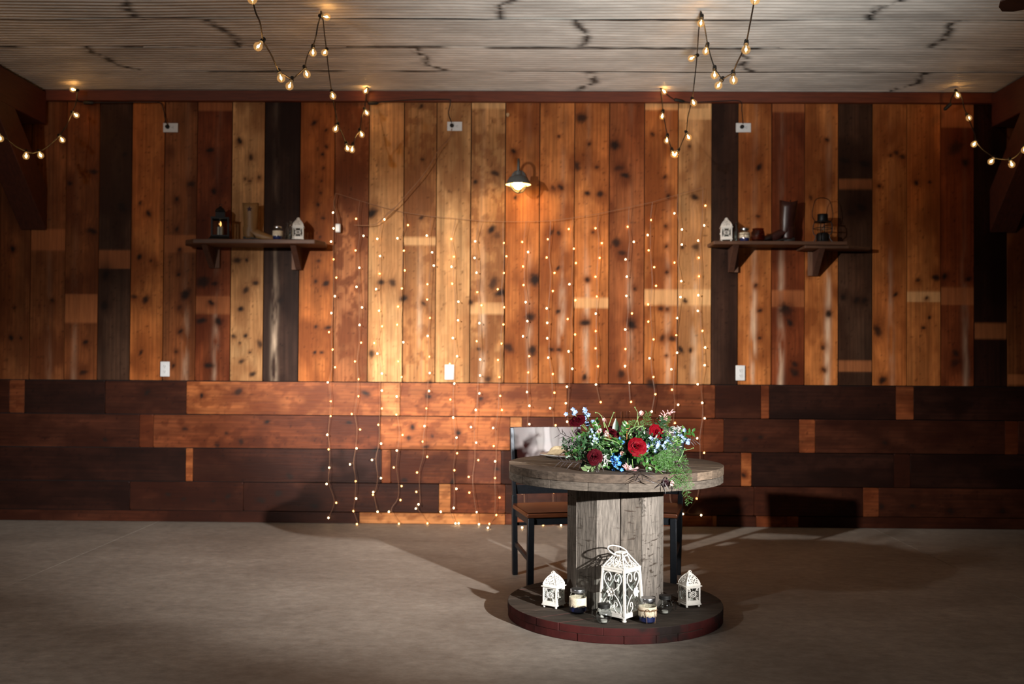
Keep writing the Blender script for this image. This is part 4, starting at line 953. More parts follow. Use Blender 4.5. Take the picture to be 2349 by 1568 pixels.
b=MB(); b.prism([(x2,y),(x2+.01,y-.20),(x1+.02,y-.19),(x3,y-.10),(x3,y)],SR-.050,SR-.0265); obj('under_board',b,M_shelf,rs,smooth=0,bevel=.004)
bracket(rs,W(1676,590).x,SR-.0265,.2,.19,W(1684,590).x); bracket(rs,W(1868,590).x,SR-.0505,.2,.19,W(1860,590).x)
YS=WALLY-.15
def on(px,z,dy=0): q=P(px,540,YS+dy); return (q.x,q.y,z)
# black lantern
bl_=thing('black_candle_lantern','black metal lantern with a small glow, at the left end of the left shelf','lantern',on(505,SZ+.001),.25)
b=MB(); 
def sq(mb,prof):
    for (a,z0),(c,z1) in zip(prof[:-1],prof[1:]):
        vs=[(sx*a,sy*a,z0) for sx,sy in((-1,-1),(1,-1),(1,1),(-1,1))]+[(sx*c,sy*c,z1) for sx,sy in((-1,-1),(1,-1),(1,1),(-1,1))]
        mb.add(vs,[(0,1,5,4),(1,2,6,5),(2,3,7,6),(3,0,4,7)])
sq(b,[(.001,0),(.082,0),(.082,.006),(.070,.020),(.066,.030),(.001,.030)]); obj('base',b,M_blackmetal,bl_)
b=MB()
for sx in(-1,1):
    for sy in(-1,1): b.box((sx*.060,sy*.060,.10),(.010,.010,.14))
for k in range(4):
    R=Matrix.Rotation(k*PI/2,3,'Z'); b.box(R@Vector((0,-.06,.10)),(.006,.005,.14),R); b.box(R@Vector((0,-.06,.034)),(.12,.008,.008),R); b.box(R@Vector((0,-.06,.166)),(.12,.008,.012),R)
obj('frame',b,M_blackmetal,bl_)
b=MB()
for k in range(4): R=Matrix.Rotation(k*PI/2,3,'Z'); b.box(R@Vector((0,-.056,.10)),(.11,.0015,.13),R)
obj('glass_panes',b,M_pane,bl_)
b=MB(); sq(b,[(.068,.166),(.068,.174),(.036,.180),(.034,.215),(.038,.220),(.030,.238),(.006,.262),(.001,.262)]); obj('roof',b,M_blackmetal,bl_)
b=MB(); b.tube([(.010*math.cos(2*PI*k/14),0,.272+.010*math.sin(2*PI*k/14)) for k in range(14)],.0022,5,closed=True); obj('ring',b,M_blackmetal,bl_)
b=MB(); b.lathe([(.001,.031),(.022,.031),(.022,.105),(.001,.108)],16); cd=obj('candle',b,M_wax,bl_)
b=MB(); b.lathe([(.001,.110),(.007,.118),(.009,.128),(.006,.140),(.001,.152)],12); obj('reflection_glow',b,M_reflglow,cd)  # emissive shape put in for an orange reflection in the panes
# cowboy boots
def boot(label,loc,rz,mat,s,lean,scallop,star):
    t=thing('cowboy_boot',label,'boot',loc,rz)
    # side-view centre line (x forward, z up) with half length / half width of each section and its tilt
    SEC=[(-.010+lean,.315,.066,.050,0),(-.008+lean*.8,.27,.063,.049,0),(-.004+lean*.55,.22,.060,.047,0),(lean*.3,.17,.056,.044,.02),(lean*.1,.13,.054,.041,.10),(.004,.105,.058,.040,.35),(.018,.078,.066,.038,.65),(.042,.062,.068,.039,.95),(.082,.050,.054,.040,1.25),(.125,.037,.038,.042,1.45),(.165,.030,.028,.038,1.55),(.195,.026,.021,.028,1.57),(.214,.023,.012,.014,1.57),(.221,.022,.003,.004,1.57)]
    n=22; vs=[];fs=[]
    for i,(x,z,a,c,tl_) in enumerate(SEC):
        ux,uz=math.cos(tl_),-math.sin(tl_)      # in-plane axis: forward for the shaft, up/down for the foot
        for k in range(n):
            p=2*PI*k/n; q=a*math.cos(p); h=c*math.sin(p); zz=z+q*uz
            if i==0: zz+=scallop*.010*math.cos(2*p)
            zz=max(zz,.012 if x>.02 else .03)
            wr=.0016*math.sin(40*z+3*p) if 3<=i<=7 else 0
            vs.append(((x+q*ux+wr)*s,h*s,zz*s))
    for i in range(len(SEC)-1):
        for k in range(n): fs.append((i*n+k,i*n+(k+1)%n,(i+1)*n+(k+1)%n,(i+1)*n+k))
    # heel counter: close the back of the foot down to the heel
    m=len(SEC); HEEL=[(.004,.145,.052,.039),(-.002,.115,.057,.041),(-.008,.07,.050,.037),(-.006,.045,.046,.035),(-.004,.03,.044,.034)]
    b=MB(); b.add(vs,[tuple(reversed(f)) for f in fs]); 
    hv=[];hf=[]
    for (x,z,a,c) in HEEL:
        for k in range(n): p=2*PI*k/n; hv.append(((x+a*math.cos(p))*s,c*math.sin(p)*s,z*s))
    for i in range(len(HEEL)-1):
        for k in range(n): hf.append((i*n+k,(i+1)*n+k,(i+1)*n+(k+1)%n,i*n+(k+1)%n))
    b.add(hv,hf); up=obj('upper',b,mat,t,smooth=70,solid=.003)
    b=MB(); b.prism([(-.050*s,-.03*s),(-.03*s,-.036*s),(.0*s,-.034*s),(.03*s,-.026*s),(.03*s,.026*s),(0,.034*s),(-.03*s,.036*s),(-.05*s,.03*s)],.001,.030*s); obj('heel',b,M_sole,t,bevel=.002)
    b=MB(); P2=[(-.05,.028),(-.052,-.028),(0,-.034),(.05,-.030),(.10,-.040),(.14,-.042),(.18,-.034),(.21,-.016),(.225,0),(.21,.016),(.18,.034),(.14,.042),(.10,.040),(.05,.030),(0,.034)]
    nn=len(P2); zl=lambda x:(.030 if x<.03 else max(.003,.030-(x-.03)*.5))*s
    b.add([(x*s,c*s,zl(x)) for x,c in P2]+[(x*s,c*s,zl(x)+.010*s) for x,c in P2],[tuple(reversed(range(nn))),tuple(range(nn,2*nn))]+[(i,(i+1)%nn,nn+(i+1)%nn,nn+i) for i in range(nn)]); obj('sole',b,M_sole,t)
    if star:
        b=MB(); vs=[];o=Vector((-.004+lean*.75,-.049,.262))*s
        for k in range(10): r=(.024 if k%2==0 else .010)*s; a=PI/2+k*PI/5; vs.append(o+Vector((r*math.cos(a),-.002,r*math.sin(a))))
        vs.append(o+Vector((0,-.004,0))); b.add(vs,[(k,(k+1)%10,10) for k in range(10)]); obj('star_patch',b,M_starp,t,solid=.002)
    for sy in (-1,1):
        b=MB(); b.tube(cr([(-.01*s+lean*s,sy*.050*s,.285*s),(-.008*s+lean*s,sy*.053*s,.308*s),(-.01*s+lean*s,sy*.050*s,.318*s),(-.01*s+lean*s,sy*.044*s,.305*s)],5),.004*s,5); obj('pull_strap',b,mat,t)
    return t
M_starp=mk('navy_star_patch',(46,32,58),.6)
hb=(P(578,460,YS).z-SZ)/.33
boot('tan leather cowboy boot with a dark star, between the black lantern and the lace jar',on(574,SZ+.001,.055),.0,M_tan,hb,.012,.5,True)
hb=(P(1800,453,YS).z-SR)/.335
boot('dark brown cowboy boot with its toe to the left, middle of the right shelf',on(1806,SR+.001,.07),PI+.0,M_brownl,hb,.0,1.0,False)
# jars, bottle, lanterns on the shelves
mason('little lace jar with blue sand beside the tan boot',on(637,SZ+.001,-.055),M_lace,False,'shelf jars',.93)
mason('little lace jar with blue sand beside the amber candle jar on the right shelf',on(1708,SR+.001),M_lace,True,'shelf jars',.93)
def bottle(label,loc,r,h,mat,group):
    t=thing('glass_bottle',label,'bottle',loc,0,group)
    b=MB(); b.lathe([(.001,.002),(r*.9,.001),(r,.008),(r,h*.5),(r*.8,h*.62),(r*.42,h*.72),(r*.42,h*.84),(r*.5,h*.86),(r*.5,h*.88)],20); obj('body',b,mat,t)
    b=MB(); b.ball((0,0,h*.94),h*.07,10,7); b.lathe([(r*.36,h*.86),(r*.36,h*.90),(.001,h*.9)],12); obj('stopper',b,mat,t)
    return t
b0=bottle('clear round bottle with ball stopper left of the shelf\'s white lantern',on(658,SZ+.001,.03),.021,.150,M_glass,'clear shelf bottles')
dup(b0,on(666,SZ+.001,-.045),0,'clear round bottle with ball stopper touching the white lantern on the left shelf','clear shelf bottles'); 
dup(b0,on(1689,SR+.001),0,'clear round bottle between the white lantern and the lace jar, right shelf','clear shelf bottles')
s_=(P(684,496,YS).z-SZ)/.180
l1=small_lantern('small white pierced lantern standing on the left wall shelf',on(684,SZ+.001,.02),math.radians(10),'white shelf lanterns',s_)
dup(l1,on(1666,SR+.001),math.radians(-8),'small white pierced lantern at the left end of the right wall shelf','white shelf lanterns')
cj=thing('candle_jar','round amber glass candle jar left of the dark brown boot','candle',on(1739,SR+.001,-.05))
b=MB(); b.lathe([(.001,.003),(.040,.002),(.048,.014),(.050,.045),(.044,.078),(.040,.084),(.043,.095),(.041,.095),(.038,.084),(.042,.076),(.046,.045),(.044,.016),(.001,.008)],28); obj('jar_glass',b,M_amber,cj)
b=MB(); b.lathe([(.001,.009),(.043,.014),(.0455,.045),(.001,.047)],24); obj('wax',b,mk('amber_wax',(150,80,36),.5),cj)
# railroad lantern
rl=thing('railroad_lantern','black railroad lantern with a tall wire handle, right end of the right shelf','lantern',on(1887,SR+.001),.3)
b=MB(); b.lathe([(.001,.0),(.052,.0),(.052,.008),(.046,.014),(.046,.062),(.040,.070),(.001,.072)],24); obj('oil_font',b,M_blackmetal,rl)
b=MB(); b.lathe([(.030,.072),(.040,.090),(.044,.112),(.040,.135),(.030,.150)],24); obj('globe',b,M_glass,rl)
b=MB(); b.lathe([(.030,.150),(.062,.152),(.064,.158),(.040,.164),(.038,.205),(.041,.209),(.036,.214),(.001,.216)],24); obj('chimney_cap',b,M_blackmetal,rl)
b=MB()
for k in range(4):
    a=PI/4+k*PI/2; c_,s__=math.cos(a),math.sin(a)
    b.tube(cr([(.058*c_,.058*s__,.156),(.070*c_,.070*s__,.125),(.068*c_,.068*s__,.075),(.050*c_,.050*s__,.050),(.058*c_,.058*s__,.02),(.072*c_,.072*s__,.003)],6),.0035,6)
b.tube([(.066*math.cos(2*PI*k/24),.066*math.sin(2*PI*k/24),.105) for k in range(24)],.0028,5,closed=True)
obj('wire_guard',b,M_blackmetal,rl)
b=MB(); hx=.5*(P(1911,500,YS).x-P(1858,500,YS).x); ht=P(1887,454,YS).z-SR
b.tube(cr([(-.060,0,.154),(-hx*.98,0,.185),(-hx*1.0,0,.235),(-hx*.7,0,ht-.02),(0,0,ht),(hx*.7,0,ht-.02),(hx*1.0,0,.235),(hx*.98,0,.185),(.060,0,.154)],8),.0028,6); obj('bail_handle',b,M_blackmetal,rl)
# ------------------------------------------------------------------ outlets
def outlet(px,py,horiz,label,group):
    q=W(px,py); t=thing('wall_outlet',label,'outlet',(q.x,WALLY-.002,q.z),0,group); t.rotation_euler=(0,PI/2 if horiz else 0,0)
    b=MB(); b.box((0,-.003,0),(.072,.008,.116)); obj('cover_plate',b,M_plastic,t,bevel=.003)
    for s in(-1,1):
        b=MB(); b.lathe([(.001,0),(.0165,0),(.0165,.003),(.001,.0035)],18); b.xform(Matrix.Translation((0,-.007,s*.020))@Matrix.Rotation(PI/2,4,'X')); o=obj('socket',b,M_plastic,t)
        b=MB(); b.box((-.006,-.0105,s*.020+.003),(.002,.001,.008)); b.box((.006,-.0105,s*.020+.003),(.002,.001,.007)); b.ball((0,-.0103,s*.020-.007),(.0025,.0008,.0025),8,5); obj('slots',b,M_slot,o)
    return t
outlet(392,293,True,'sideways white outlet high on the wall above the left shelf','upper wall outlets')
outlet(1043,290,True,'sideways white outlet high on the wall, left of the sconce','upper wall outlets')
outlet(1705,293,True,'sideways white outlet high on the wall above the right shelf','upper wall outlets')
outlet(379,846,False,'upright white outlet low on the wall, under the left shelf\'s outer end','lower wall outlets')
outlet(1031,853,False,'upright white outlet low on the wall behind the fairy lights','lower wall outlets')
outlet(1698,855,False,'upright white outlet low on the wall below the right shelf','lower wall outlets')
q=W(1165,265); kt=thing('wall_peg','small pale peg in a dark knot above the sconce','hook',(q.x,WALLY-.004,q.z))
b=MB(); b.lathe([(.001,0),(.012,0),(.012,.004),(.006,.008),(.006,.022),(.013,.030),(.012,.037),(.001,.039)],14); b.xform(Matrix.Rotation(PI/2,4,'X')); obj('peg_end',b,mk('pale_peg',(190,150,104),.5),kt)
# ------------------------------------------------------------------ barn sconce
LY=WALLY-.23; q=P(1189,424,LY); sc_=thing('barn_sconce','lit grey gooseneck barn light on the wall above the fairy lights','lamp',(q.x,LY,q.z))
R_=29.5*LY/FPX
b=MB(); b.lathe([(R_,0),(R_*.99,.004),(R_*.84,.034),(R_*.80,.040),(R_*.72,.056),(R_*.40,.070),(R_*.30,.074),(R_*.27,.100),(R_*.20,.106)],36)
sh=obj('lamp_shade',b,M_shadeout,sc_)
b=MB(); b.lathe([(R_*.985,.003),(R_*.82,.036),(R_*.70,.053),(R_*.38,.066),(.001,.068)],36); obj('shade_lining',b,M_shadein,sh)
b=MB(); b.tube(cr([(0,0,.100),(0,0,.150),(0,.012,.180),(0,.06,.205),(0,.13,.205),(0,.185,.17),(0,.205,.12),(0,.222,.10)],6),.010,10); obj('gooseneck_arm',b,M_shadeout,sc_)
b=MB(); b.lathe([(.001,0),(.055,0),(.055,.008),(.03,.016),(.001,.018)],24); b.xform(Matrix.Translation((0,.222,.10))@Matrix.Rotation(PI/2,4,'X')); obj('wall_plate',b,M_shadeout,sc_)
b=MB(); b.ball((0,0,.0),(.038,.038,.034),18,12); b.lathe([(.016,.02),(.016,.066)],14); obj('light_bulb',b,M_lampbulb,sc_)
b=MB(); b.lathe([(R_*.66,.030),(R_*.66,.0),(R_*.62,-.022),(R_*.48,-.042),(R_*.25,-.054),(.001,-.058)],28); obj('glass_globe',b,M_glass,sc_)
b=MB()
for k in range(2):
    a=k*PI/2+.5; b.tube([Vector((R_*.68*math.cos(t_)*math.cos(a),R_*.68*math.cos(t_)*math.sin(a),.004-.064*math.sin(t_))) for t_ in [PI*j/16 for j in range(17)]],.004,6)
obj('wire_cage',b,M_blackmetal,sc_)
# ------------------------------------------------------------------ globe string lights
def stringlight(name_label,items,cordextra,plug,group='globe string lights'):
    '''items: ('c',px,py,d) cord point or ('b',spx,spy,bpx,bpy,d) a socket with its bulb'''
    t=thing('globe_string_light',name_label,'string lights',(0,0,0),0,group)
    pts=[]
    ds=[i[-1] for i in items]
    for it in items:
        if it[0]=='c': pts.append(P(it[1],it[2],it[3]))
        else:
            d=it[5]; s=P(it[1],it[2],d); bc=P(it[3],it[4],d-.02); v=(bc-s)
            if v.length<.034: v=v.normalized()*.034
            if v.length>.052: v=v.normalized()*.052
            bc=s+v; dr=v.normalized(); r=.0215
            bc.z=min(bc.z,CEILZ-.03)
            Rm=dr.to_track_quat('Z','Y').to_matrix().to_4x4(); pts.append(s)
            b=MB(); b.lathe([(.001,-.012),(.009,-.012),(.011,-.008),(.011,.006),(.0125,.008),(.0125,.016),(.001,.016)],12); b.xform(Matrix.Translation(s)@Rm); obj('socket',b,M_black,t)
            b=MB(); b.lathe([(.010,-.026),(.011,-.021),(.016,-.0145),(.0205,-.006),(.0215,.001),(.0200,.009),(.015,.0165),(.008,.0205),(.001,.0222)],18); b.xform(Matrix.Translation(bc)@Rm); o=obj('glass_bulb',b,M_bulb,t)
            b=MB(); b.ball((0,0,-.001),(.0060,.0060,.0095),8,6); b.tube([(0,0,-.024),(0,0,-.009)],.0012,4); b.xform(Matrix.Translation(bc)@Rm); obj('filament',b,M_fil,o)
    b=MB(); pp=cr(pts,6); b.tube(pp,.0038,6)
    for ex in cordextra: b.tube(cr(ex,6),.0038,6)
    obj('cord',b,M_black,t)
    if plug:
        a,c=plug[0]; b=MB(); b.tube([a,a+(c-a)*.1,a+(c-a)*.85,c],[.006,.014,.014,.006],8); obj('cord_connector',b,M_black,t)
        if len(plug)>1:
            q=plug[1]; b=MB(); b.lathe([(.001,0),(.015,0),(.016,.008),(.013,.022),(.006,.030),(.001,.031)],14); b.xform(Matrix.Translation((q.x,WALLY-.013,q.z))@Matrix.Rotation(PI/2,4,'X')); obj('plug',b,M_black,t)
    return t
k7=lambda x,y:(540+x/4.1275,y/4.1275); k8=lambda x,y:(1420+x/4.1275,y/4.1275)
k5=lambda x,y:(x/3.408,100+y/3.408); k6=lambda x,y:(1900+x/3.41,100+y/3.41)
def seq(k,lst):
    out=[]
    for e in lst:
        if len(e)==3: out.append(('c',)+k(e[0],e[1])+(e[2],))
        else: out.append(('b',)+k(e[0],e[1])+k(e[2],e[3])+(e[4],))
    return out
yt=WALLY-.055
AN=lambda k,x,y:Z(*k(x,y),CEILZ-.02).y
dA=AN(k7,812,100); dC=AN(k8,775,112)
itB=seq(k7,[(60,-420,3.9),(120,-120,4.25),(150,-60,160,-8,4.35),(190,110,4.45),(235,220,4.55),(262,380,215,440,4.75),(300,450,4.85),(345,530,4.95),(385,620,5.05),(412,672,432,740,5.15),(470,712,5.25),(535,745,512,815,5.35),(590,705,5.45),(655,637,677,705,5.6),(672,560,5.68),(700,490,5.75),(735,438,735,500,5.82),(765,330,5.88),(780,240,dA-.02),(806,150,865,160,dA),(812,108,dA+.01),(830,190,dA+.05),(845,330,6.08),(862,468,845,498,6.18),(875,600,6.28),(890,720,6.38),(910,862,924,910,6.5),(930,980,6.62),(952,1080,6.72),(968,1172,948,1222,6.82),(1010,1262,6.95),(1048,1352,1063,1410,7.05),(1085,1380,7.1),(1112,1365,1105,1418,7.15),(1140,1290,7.25),(1178,1230,1197,1275,7.32),(1195,1110,7.4),(1222,1028,1245,1070,7.46),(1236,900,7.54),(1250,826,1232,862,7.58)])
P7=lambda x,y,d:P(*k7(x,y),d); P8=lambda x,y,d:P(*k8(x,y),d); P5=lambda x,y,d:P(*k5(x,y),d); P6=lambda x,y,d:P(*k6(x,y),d)
yw=WALLY-.025
stringlight('black globe string light looping from the ceiling left of the sconce',itB,[[P7(1250,826,7.58),P7(1236,930,7.62),P7(1262,980,yw-.03)],[P7(1350,972,yw-.03),P7(1420,962,yt),W(940,233)+Vector((0,-.05,0)),W(1025,232)+Vector((0,-.05,0)),W(1034,238)+Vector((0,-.04,0)),W(1030,262)+Vector((0,-.03,0)),W(1037,284)+Vector((0,-.04,0))]],[(P7(1255,975,yw-.03),P7(1355,975,yw-.03)),W(1037,289)])
itC=seq(k8,[(1420,-420,3.9),(1330,-120,4.25),(1300,-60,1290,-5,4.35),(1275,40,4.45),(1245,200,4.6),(1205,398,1202,470,4.78),(1160,510,4.9),(1115,600,5.02),(1080,685,1085,760,5.15),(1040,712,5.25),(978,745,940,812,5.35),(940,700,5.45),(905,640,905,712,5.52),(870,540,5.62),(838,420,823,485,5.75),(815,280,5.85),(785,155,775,222,dC-.0),(775,118,dC+.01),(755,280,dC+.06),(745,430,6.15),(738,525,685,552,6.22),(728,640,6.3),(712,780,6.4),(693,935,708,975,6.55),(675,1010,6.62),(650,1120,6.75),(636,1250,660,1302,6.88),(595,1350,7.0),(563,1418,530,1468,7.08),(530,1428,7.12),(500,1412,515,1463,7.15),(475,1340,7.22),(458,1278,453,1332,7.3),(430,1140,7.4),(417,1050,408,1108,7.46),(405,930,7.54),(402,835,430,868,7.58)])
stringlight('black globe string light looping from the ceiling right of the sconce',itC,[[P8(402,835,7.58),P8(440,880,7.6),P8(480,915,7.62),P8(525,942,yw-.03)],[P8(615,962,yw-.03),P8(700,970,yt),W(1650,236)+Vector((0,-.05,0)),W(1694,236)+Vector((0,-.05,0)),W(1700,256)+Vector((0,-.03,0)),W(1702,286)+Vector((0,-.04,0))]],[(P8(520,940,yw-.03),P8(620,965,yw-.03)),W(1701,292)])
itA=seq(k5,[(605,362,568,357,7.5),(600,430,7.48),(585,490,7.45),(565,535,600,562,7.4),(520,640,7.3),(463,718,487,754,7.2),(400,782,7.1),(345,825,7.0),(303,840,318,874,6.92),(250,855,6.85),(205,842,204,880,6.75),(120,800,6.65),(40,735,6.52),(-10,700,2,742,6.45),(-120,560,6.3),(-210,420,-170,455,6.15),(-300,200,6.0)])
stringlight('black globe string light drooping in front of the left knee brace',itA,[[P5(600,362,7.5),P5(602,440,yw-.03),P5(655,460,yw-.03)],[P5(725,462,yw-.03),P5(900,460,yt),P5(1150,458,yt),P5(1245,460,yt+.02),P5(1275,500,yw),P5(1292,590,yw),P5(1312,640,yw-.01)]],[(P5(650,462,yw-.03),P5(735,462,yw-.03)),W(386,292)])
itD=seq(k6,[(998,368,1013,405,7.5),(1040,410,7.47),(1062,500,7.43),(1085,555,1100,582,7.38),(1120,640,7.3),(1148,715,7.22),(1155,762,1140,787,7.15),(1210,830,7.05),(1300,890,1273,922,6.92),(1360,903,6.85),(1422,903,1436,946,6.75),(1480,870,6.65),(1535,800,1536,832,6.5),(1640,640,6.3),(1750,430,1740,480,6.1),(1830,240,5.95)])
stringlight('black globe string light drooping in front of the right knee brace',itD,[[P6(998,368,7.5),P6(962,430,7.55),P6(955,480,7.58)]],[(P6(962,465,7.58),P6(905,520,7.6))])
# ------------------------------------------------------------------ fairy light curtain
A_=lambda L:[(700+x/3.564,420+y/3.564) for x,y in L]; B_=lambda L:[(1150+x/3.564,420+y/3.564) for x,y in L]
C_=lambda L:[(700+x/3.92,840+y/3.92) for x,y in L]; D_=lambda L:[(1150+x/3.92,840+y/3.92) for x,y in L]
ST=[
 A_([(228,240),(232,369),(212,477),(232,622),(255,771),(243,923),(214,1061),(195,1217),(224,1359),(244,1503)])+C_([(203,143),(230,313),(228,446),(199,614),(211,745),(216,910),(193,1056),(279,1225),(210,1360)]),
 A_([(417,291),(477,430),(412,549),(443,691),(420,847),(465,1015),(445,1158),(457,1303),(407,1456)])+C_([(479,115),(479,268),(419,427),(494,567),(463,736),(403,880),(454,1032),(459,1187),(434,1300),(465,1417)]),
 A_([(648,296),(590,454),(612,595),(609,740),(580,865),(603,1041),(629,1169),(565,1306),(590,1392),(628,1555)])+C_([(690,217),(690,378),(658,524),(683,694),(601,841),(681,1003),(612,1129),(610,1152),(651,1306)]),
 A_([(840,342),(754,450),(807,551),(815,712),(791,860),(760,1008),(753,1156),(803,1299),(762,1455)])+C_([(867,95),(823,270),(820,433),(876,616),(824,756),(797,908),(867,1075),(857,1201),(753,1306),(843,1413)]),
 A_([(994,428),(1038,564),(1052,673),(1000,825),(998,950),(1019,1100),(1002,1248),(1014,1417),(1018,1551)])+C_([(1114,221),(1091,377),(1073,536),(1057,675),(1098,812),(1006,953),(1000,1127),(1019,1239),(995,1277),(1100,1410)]),
 A_([(1195,455),(1216,600),(1196,682),(1203,821),(1253,968),(1250,1120),(1207,1265),(1242,1413),(1182,1475)])+C_([(1342,154),(1306,297),(1331,460),(1361,640),(1366,780),(1342,933),(1360,1100),(1336,1272),(1219,1306),(1352,1411),(1380,1410)]),
 A_([(1390,475),(1385,610),(1401,731),(1408,890),(1442,997),(1424,1143),(1403,1290),(1431,1440)])+C_([(1573,81),(1566,242),(1534,391),(1491,545),(1538,685),(1557,842),(1471,993),(1477,1134),(1541,1308),(1563,1418)]),
 A_([(1623,488),(1646,597),(1624,733),(1575,866),(1627,1013),(1621,1154),(1605,1310),(1577,1444)])+C_([(1747,97),(1754,265),(1769,391),(1690,553),(1696,715),(1708,853),(1707,1002),(1748,1179),(1719,1336),(1656,1414),(1643,1450)]),
 B_([(171,480),(219,562),(178,680),(182,832),(199,972),(213,1127),(177,1251),(228,1413),(219,1545)])+D_([(231,230),(253,354),(252,519),(230,700),(215,900),(188,1138),(210,1290),(187,1447)]),
 B_([(380,457),(371,607),(435,732),(421,881),(371,1022),(375,1141),(375,1267),(384,1425),(421,1559)])+D_([(478,236),(438,375),(488,529),(470,800),(474,1132),(440,1290),(376,1424),(537,1426)]),
 B_([(552,374),(593,535),(610,652),(557,825),(606,956),(543,1110),(603,1236),(550,1374),(580,1516)])+D_([(590,182),(580,331),(592,497),(650,630)]),
 B_([(770,368),(822,489),(804,610),(770,764),(782,925),(772,1066),(773,1208),(771,1349),(790,1496)])+D_([(851,163),(894,321)]),
 B_([(1034,356),(1083,479),(1016,622),(1026,763),(1023,921),(1068,1064),(1013,1195),(1015,1355),(1011,1495)])+D_([(1153,147),(1167,319)]),
 B_([(1223,300),(1197,423),(1205,548),(1250,686),(1265,838),(1201,990),(1202,1131),(1245,1276),(1211,1430)])+D_([(1368,95),(1386,250),(1352,405)]),
 B_([(1415,246),(1477,378),(1476,501),(1416,649),(1471,800),(1465,930),(1437,1101),(1431,1241),(1437,1385),(1390,1520)])+D_([(1535,209),(1590,344),(1561,509),(1503,1137),(1540,1250)]),
 B_([(1668,183),(1659,345),(1609,469),(1615,609),(1618,760),(1610,915),(1606,1043),(1645,1206),(1666,1342),(1662,1487)])+D_([(1766,159),(1807,327),(1829,466),(1761,645),(1824,776),(1815,960),(1757,1187),(1633,1325),(1797,1337)]),
]
HD=[(770,443),(825,460),(873,474),(923,486),(990,496),(1046,501),(1100,506),(1154,508),(1207,508),(1263,506),(1316,499),(1373,490),(1443,475),(1497,463),(1555,446),(1612,430)]
fc=thing('fairy_light_curtain','curtain of hanging warm white fairy lights along the middle of the plank wall','string lights')
YH=WALLY-.05
hd=[P(x,y_,YH) for x,y_ in HD]
b=MB(); b.tube(cr(hd,6),.0017,5); hw_=obj('header_wire',b,M_wire,fc)
rnd=random.Random(5); nb=0
me_b=MB(); me_b.ball((0,0,0),(.0052,.0052,.0060),8,6); me_b=me_b.mesh('bulb',M_led); me_o=MB(); me_o.ball((0,0,0),(.0052,.0052,.0060),8,6); me_o=me_o.mesh('bulb',M_ledo)
rest=MB()
for si,(leds,h) in enumerate(zip(ST,hd)):
    n=len(leds); 
    xsm=[]; 
    for i in range(n):
        seg=leds[max(0,i-3):i+4]; xsm.append(sum(p[0] for p in seg)/len(seg))
    wire=[h]; ends=[]
    zmin=.012
    for i,(px,py) in enumerate(leds):
        last=i>n-3
        yw_=WALLY-.022-.028*(.5+.5*math.sin(i*1.3+si)) 
        near=rnd.random()<.55
        yl=WALLY-(.0105 if near else rnd.uniform(.03,.06))
        wpx=xsm[i]+(px-xsm[i])*(.25 if not last else .7)
        wz=P(wpx,py-3,yw_)
        lp=P(px,py,yl)
        if lp.z<.011: lp=Z(px,py,.011); wz=lp+Vector((.01,.01,.0)); wz.z=.006
        wz.z=max(wz.z,.006)
        wire.append(wz); ends.append((wz,lp,near))
    b=MB(); b.tube(cr(wire,4),.0015,5)
    for a,l,_ in ends:
        m=(a+l)/2+Vector((0,-.004,.006)); b.tube([a,m,l],.001,4)
    strand=obj('strand',b,M_wire,fc)
    for k,(a,l,nr) in enumerate(ends):
        if si in (3,4,5,6,7) or si==2 and k<8:
            o=bpy.data.objects.new('bulb',me_o if nr else me_b); COL.objects.link(o); o.parent=strand; o.location=l; nb+=1
        else: rest.ball(l,(.0052,.0052,.0060),8,6,mi=1 if nr else 0)
r=obj('bulb',rest,[M_led,M_ledo],fc); r['kind']='stuff'
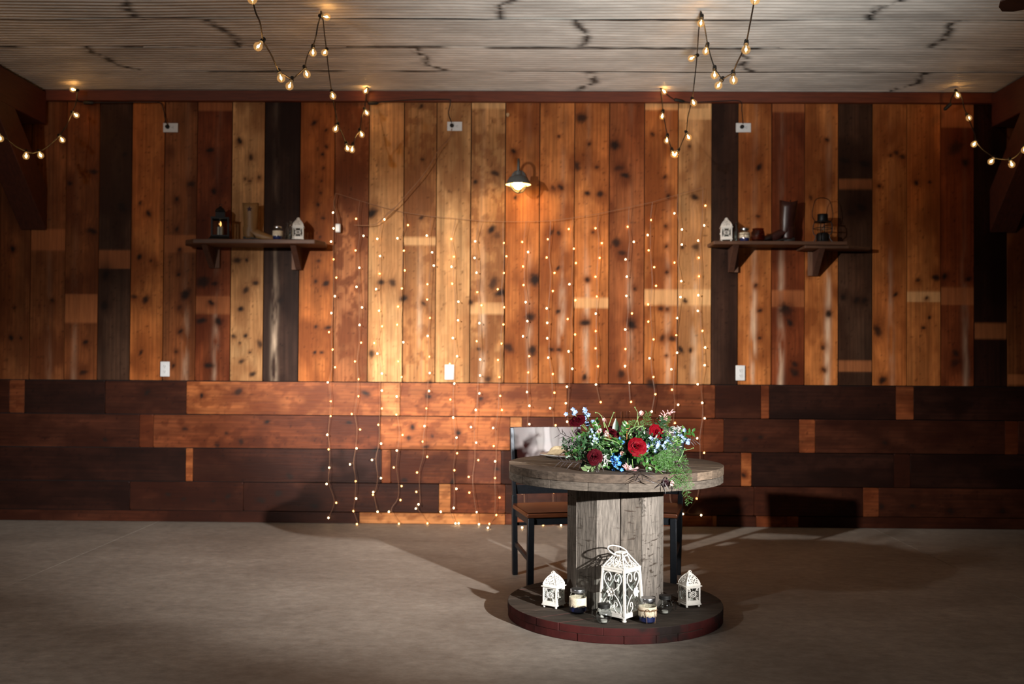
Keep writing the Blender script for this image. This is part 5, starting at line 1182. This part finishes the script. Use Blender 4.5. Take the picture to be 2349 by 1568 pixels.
# lead from the outlet to the curtain, with its white control box
b=MB()
b.tube(cr([W(1037,296)+Vector((0,-.02,0)),W(1030,320)+Vector((0,-.02,0)),P(1005,345,YH),P(990,372,YH),P(968,405,YH),P(938,440,YH),P(912,470,YH),P(890,492,YH),P(876,503,YH),P(862,514,YH),P(838,517,YH),P(812,516,YH)],6),.0028,5)
b.tube(cr([P(905,475,YH),P(890,488,YH),P(882,496,YH),P(879,502,YH)],5),.0028,5)
b.tube(cr([hd[0],P(768,452,YH),P(766,470,YH),P(773,495,YH),P(776,513,YH)],6),.003,5)
obj('lead_wire',b,M_wire,fc)
q=P(775.5,523,WALLY-.03); b=MB(); b.box(q,(.040,.024,.068)); obj('control_box',b,M_plastic,fc,bevel=.007,label='white control box')
# ------------------------------------------------------------------ ceiling fan at the upper right
tip=P(2291,15,4.95); hub=Vector((tip.x+.62,tip.y-.36,tip.z+.0))
fan=thing('ceiling_fan','dark brown ceiling fan with one blade tip reaching into the upper right corner','fan',(hub.x,hub.y,tip.z))
b=MB(); b.lathe([(.001,-.07),(.07,-.06),(.11,-.02),(.11,.05),(.06,.08),(.001,.085)],24); obj('motor',b,M_blackmetal,fan)
b=MB(); b.tube([(0,0,.08),(0,0,CEILZ-tip.z-.01)],.014,10); b.lathe([(.001,CEILZ-tip.z-.07),(.05,CEILZ-tip.z-.06),(.07,CEILZ-tip.z-.01),(.001,CEILZ-tip.z-.01)],20); obj('down_rod',b,M_blackmetal,fan)
M_blade=mk('fan_blade_wood',(58,34,24),.35,nscale=6,namt=.3,stretch=(.6,6,6))
a0=math.atan2(tip.y-hub.y,tip.x-hub.x); Lb=(Vector((tip.x,tip.y,0))-Vector((hub.x,hub.y,0))).length
for k in range(5):
    R=Matrix.Rotation(a0+k*2*PI/5,4,'Z')@Matrix.Rotation(math.radians(10),4,'X')
    b=MB(); b.prism([(.16,-.05),(Lb-.06,-.07),(Lb-.01,-.05),(Lb,0),(Lb-.01,.05),(Lb-.06,.07),(.16,.05)],-.004,.004,M=R); bl2=obj('blade',b,M_blade,fan,smooth=0,bevel=.002)
    b=MB(); b.prism([(.09,-.02),(.24,-.03),(.24,.03),(.09,.02)],-.010,-.0045,M=R); obj('blade_iron',b,M_blackmetal,bl2,smooth=0)
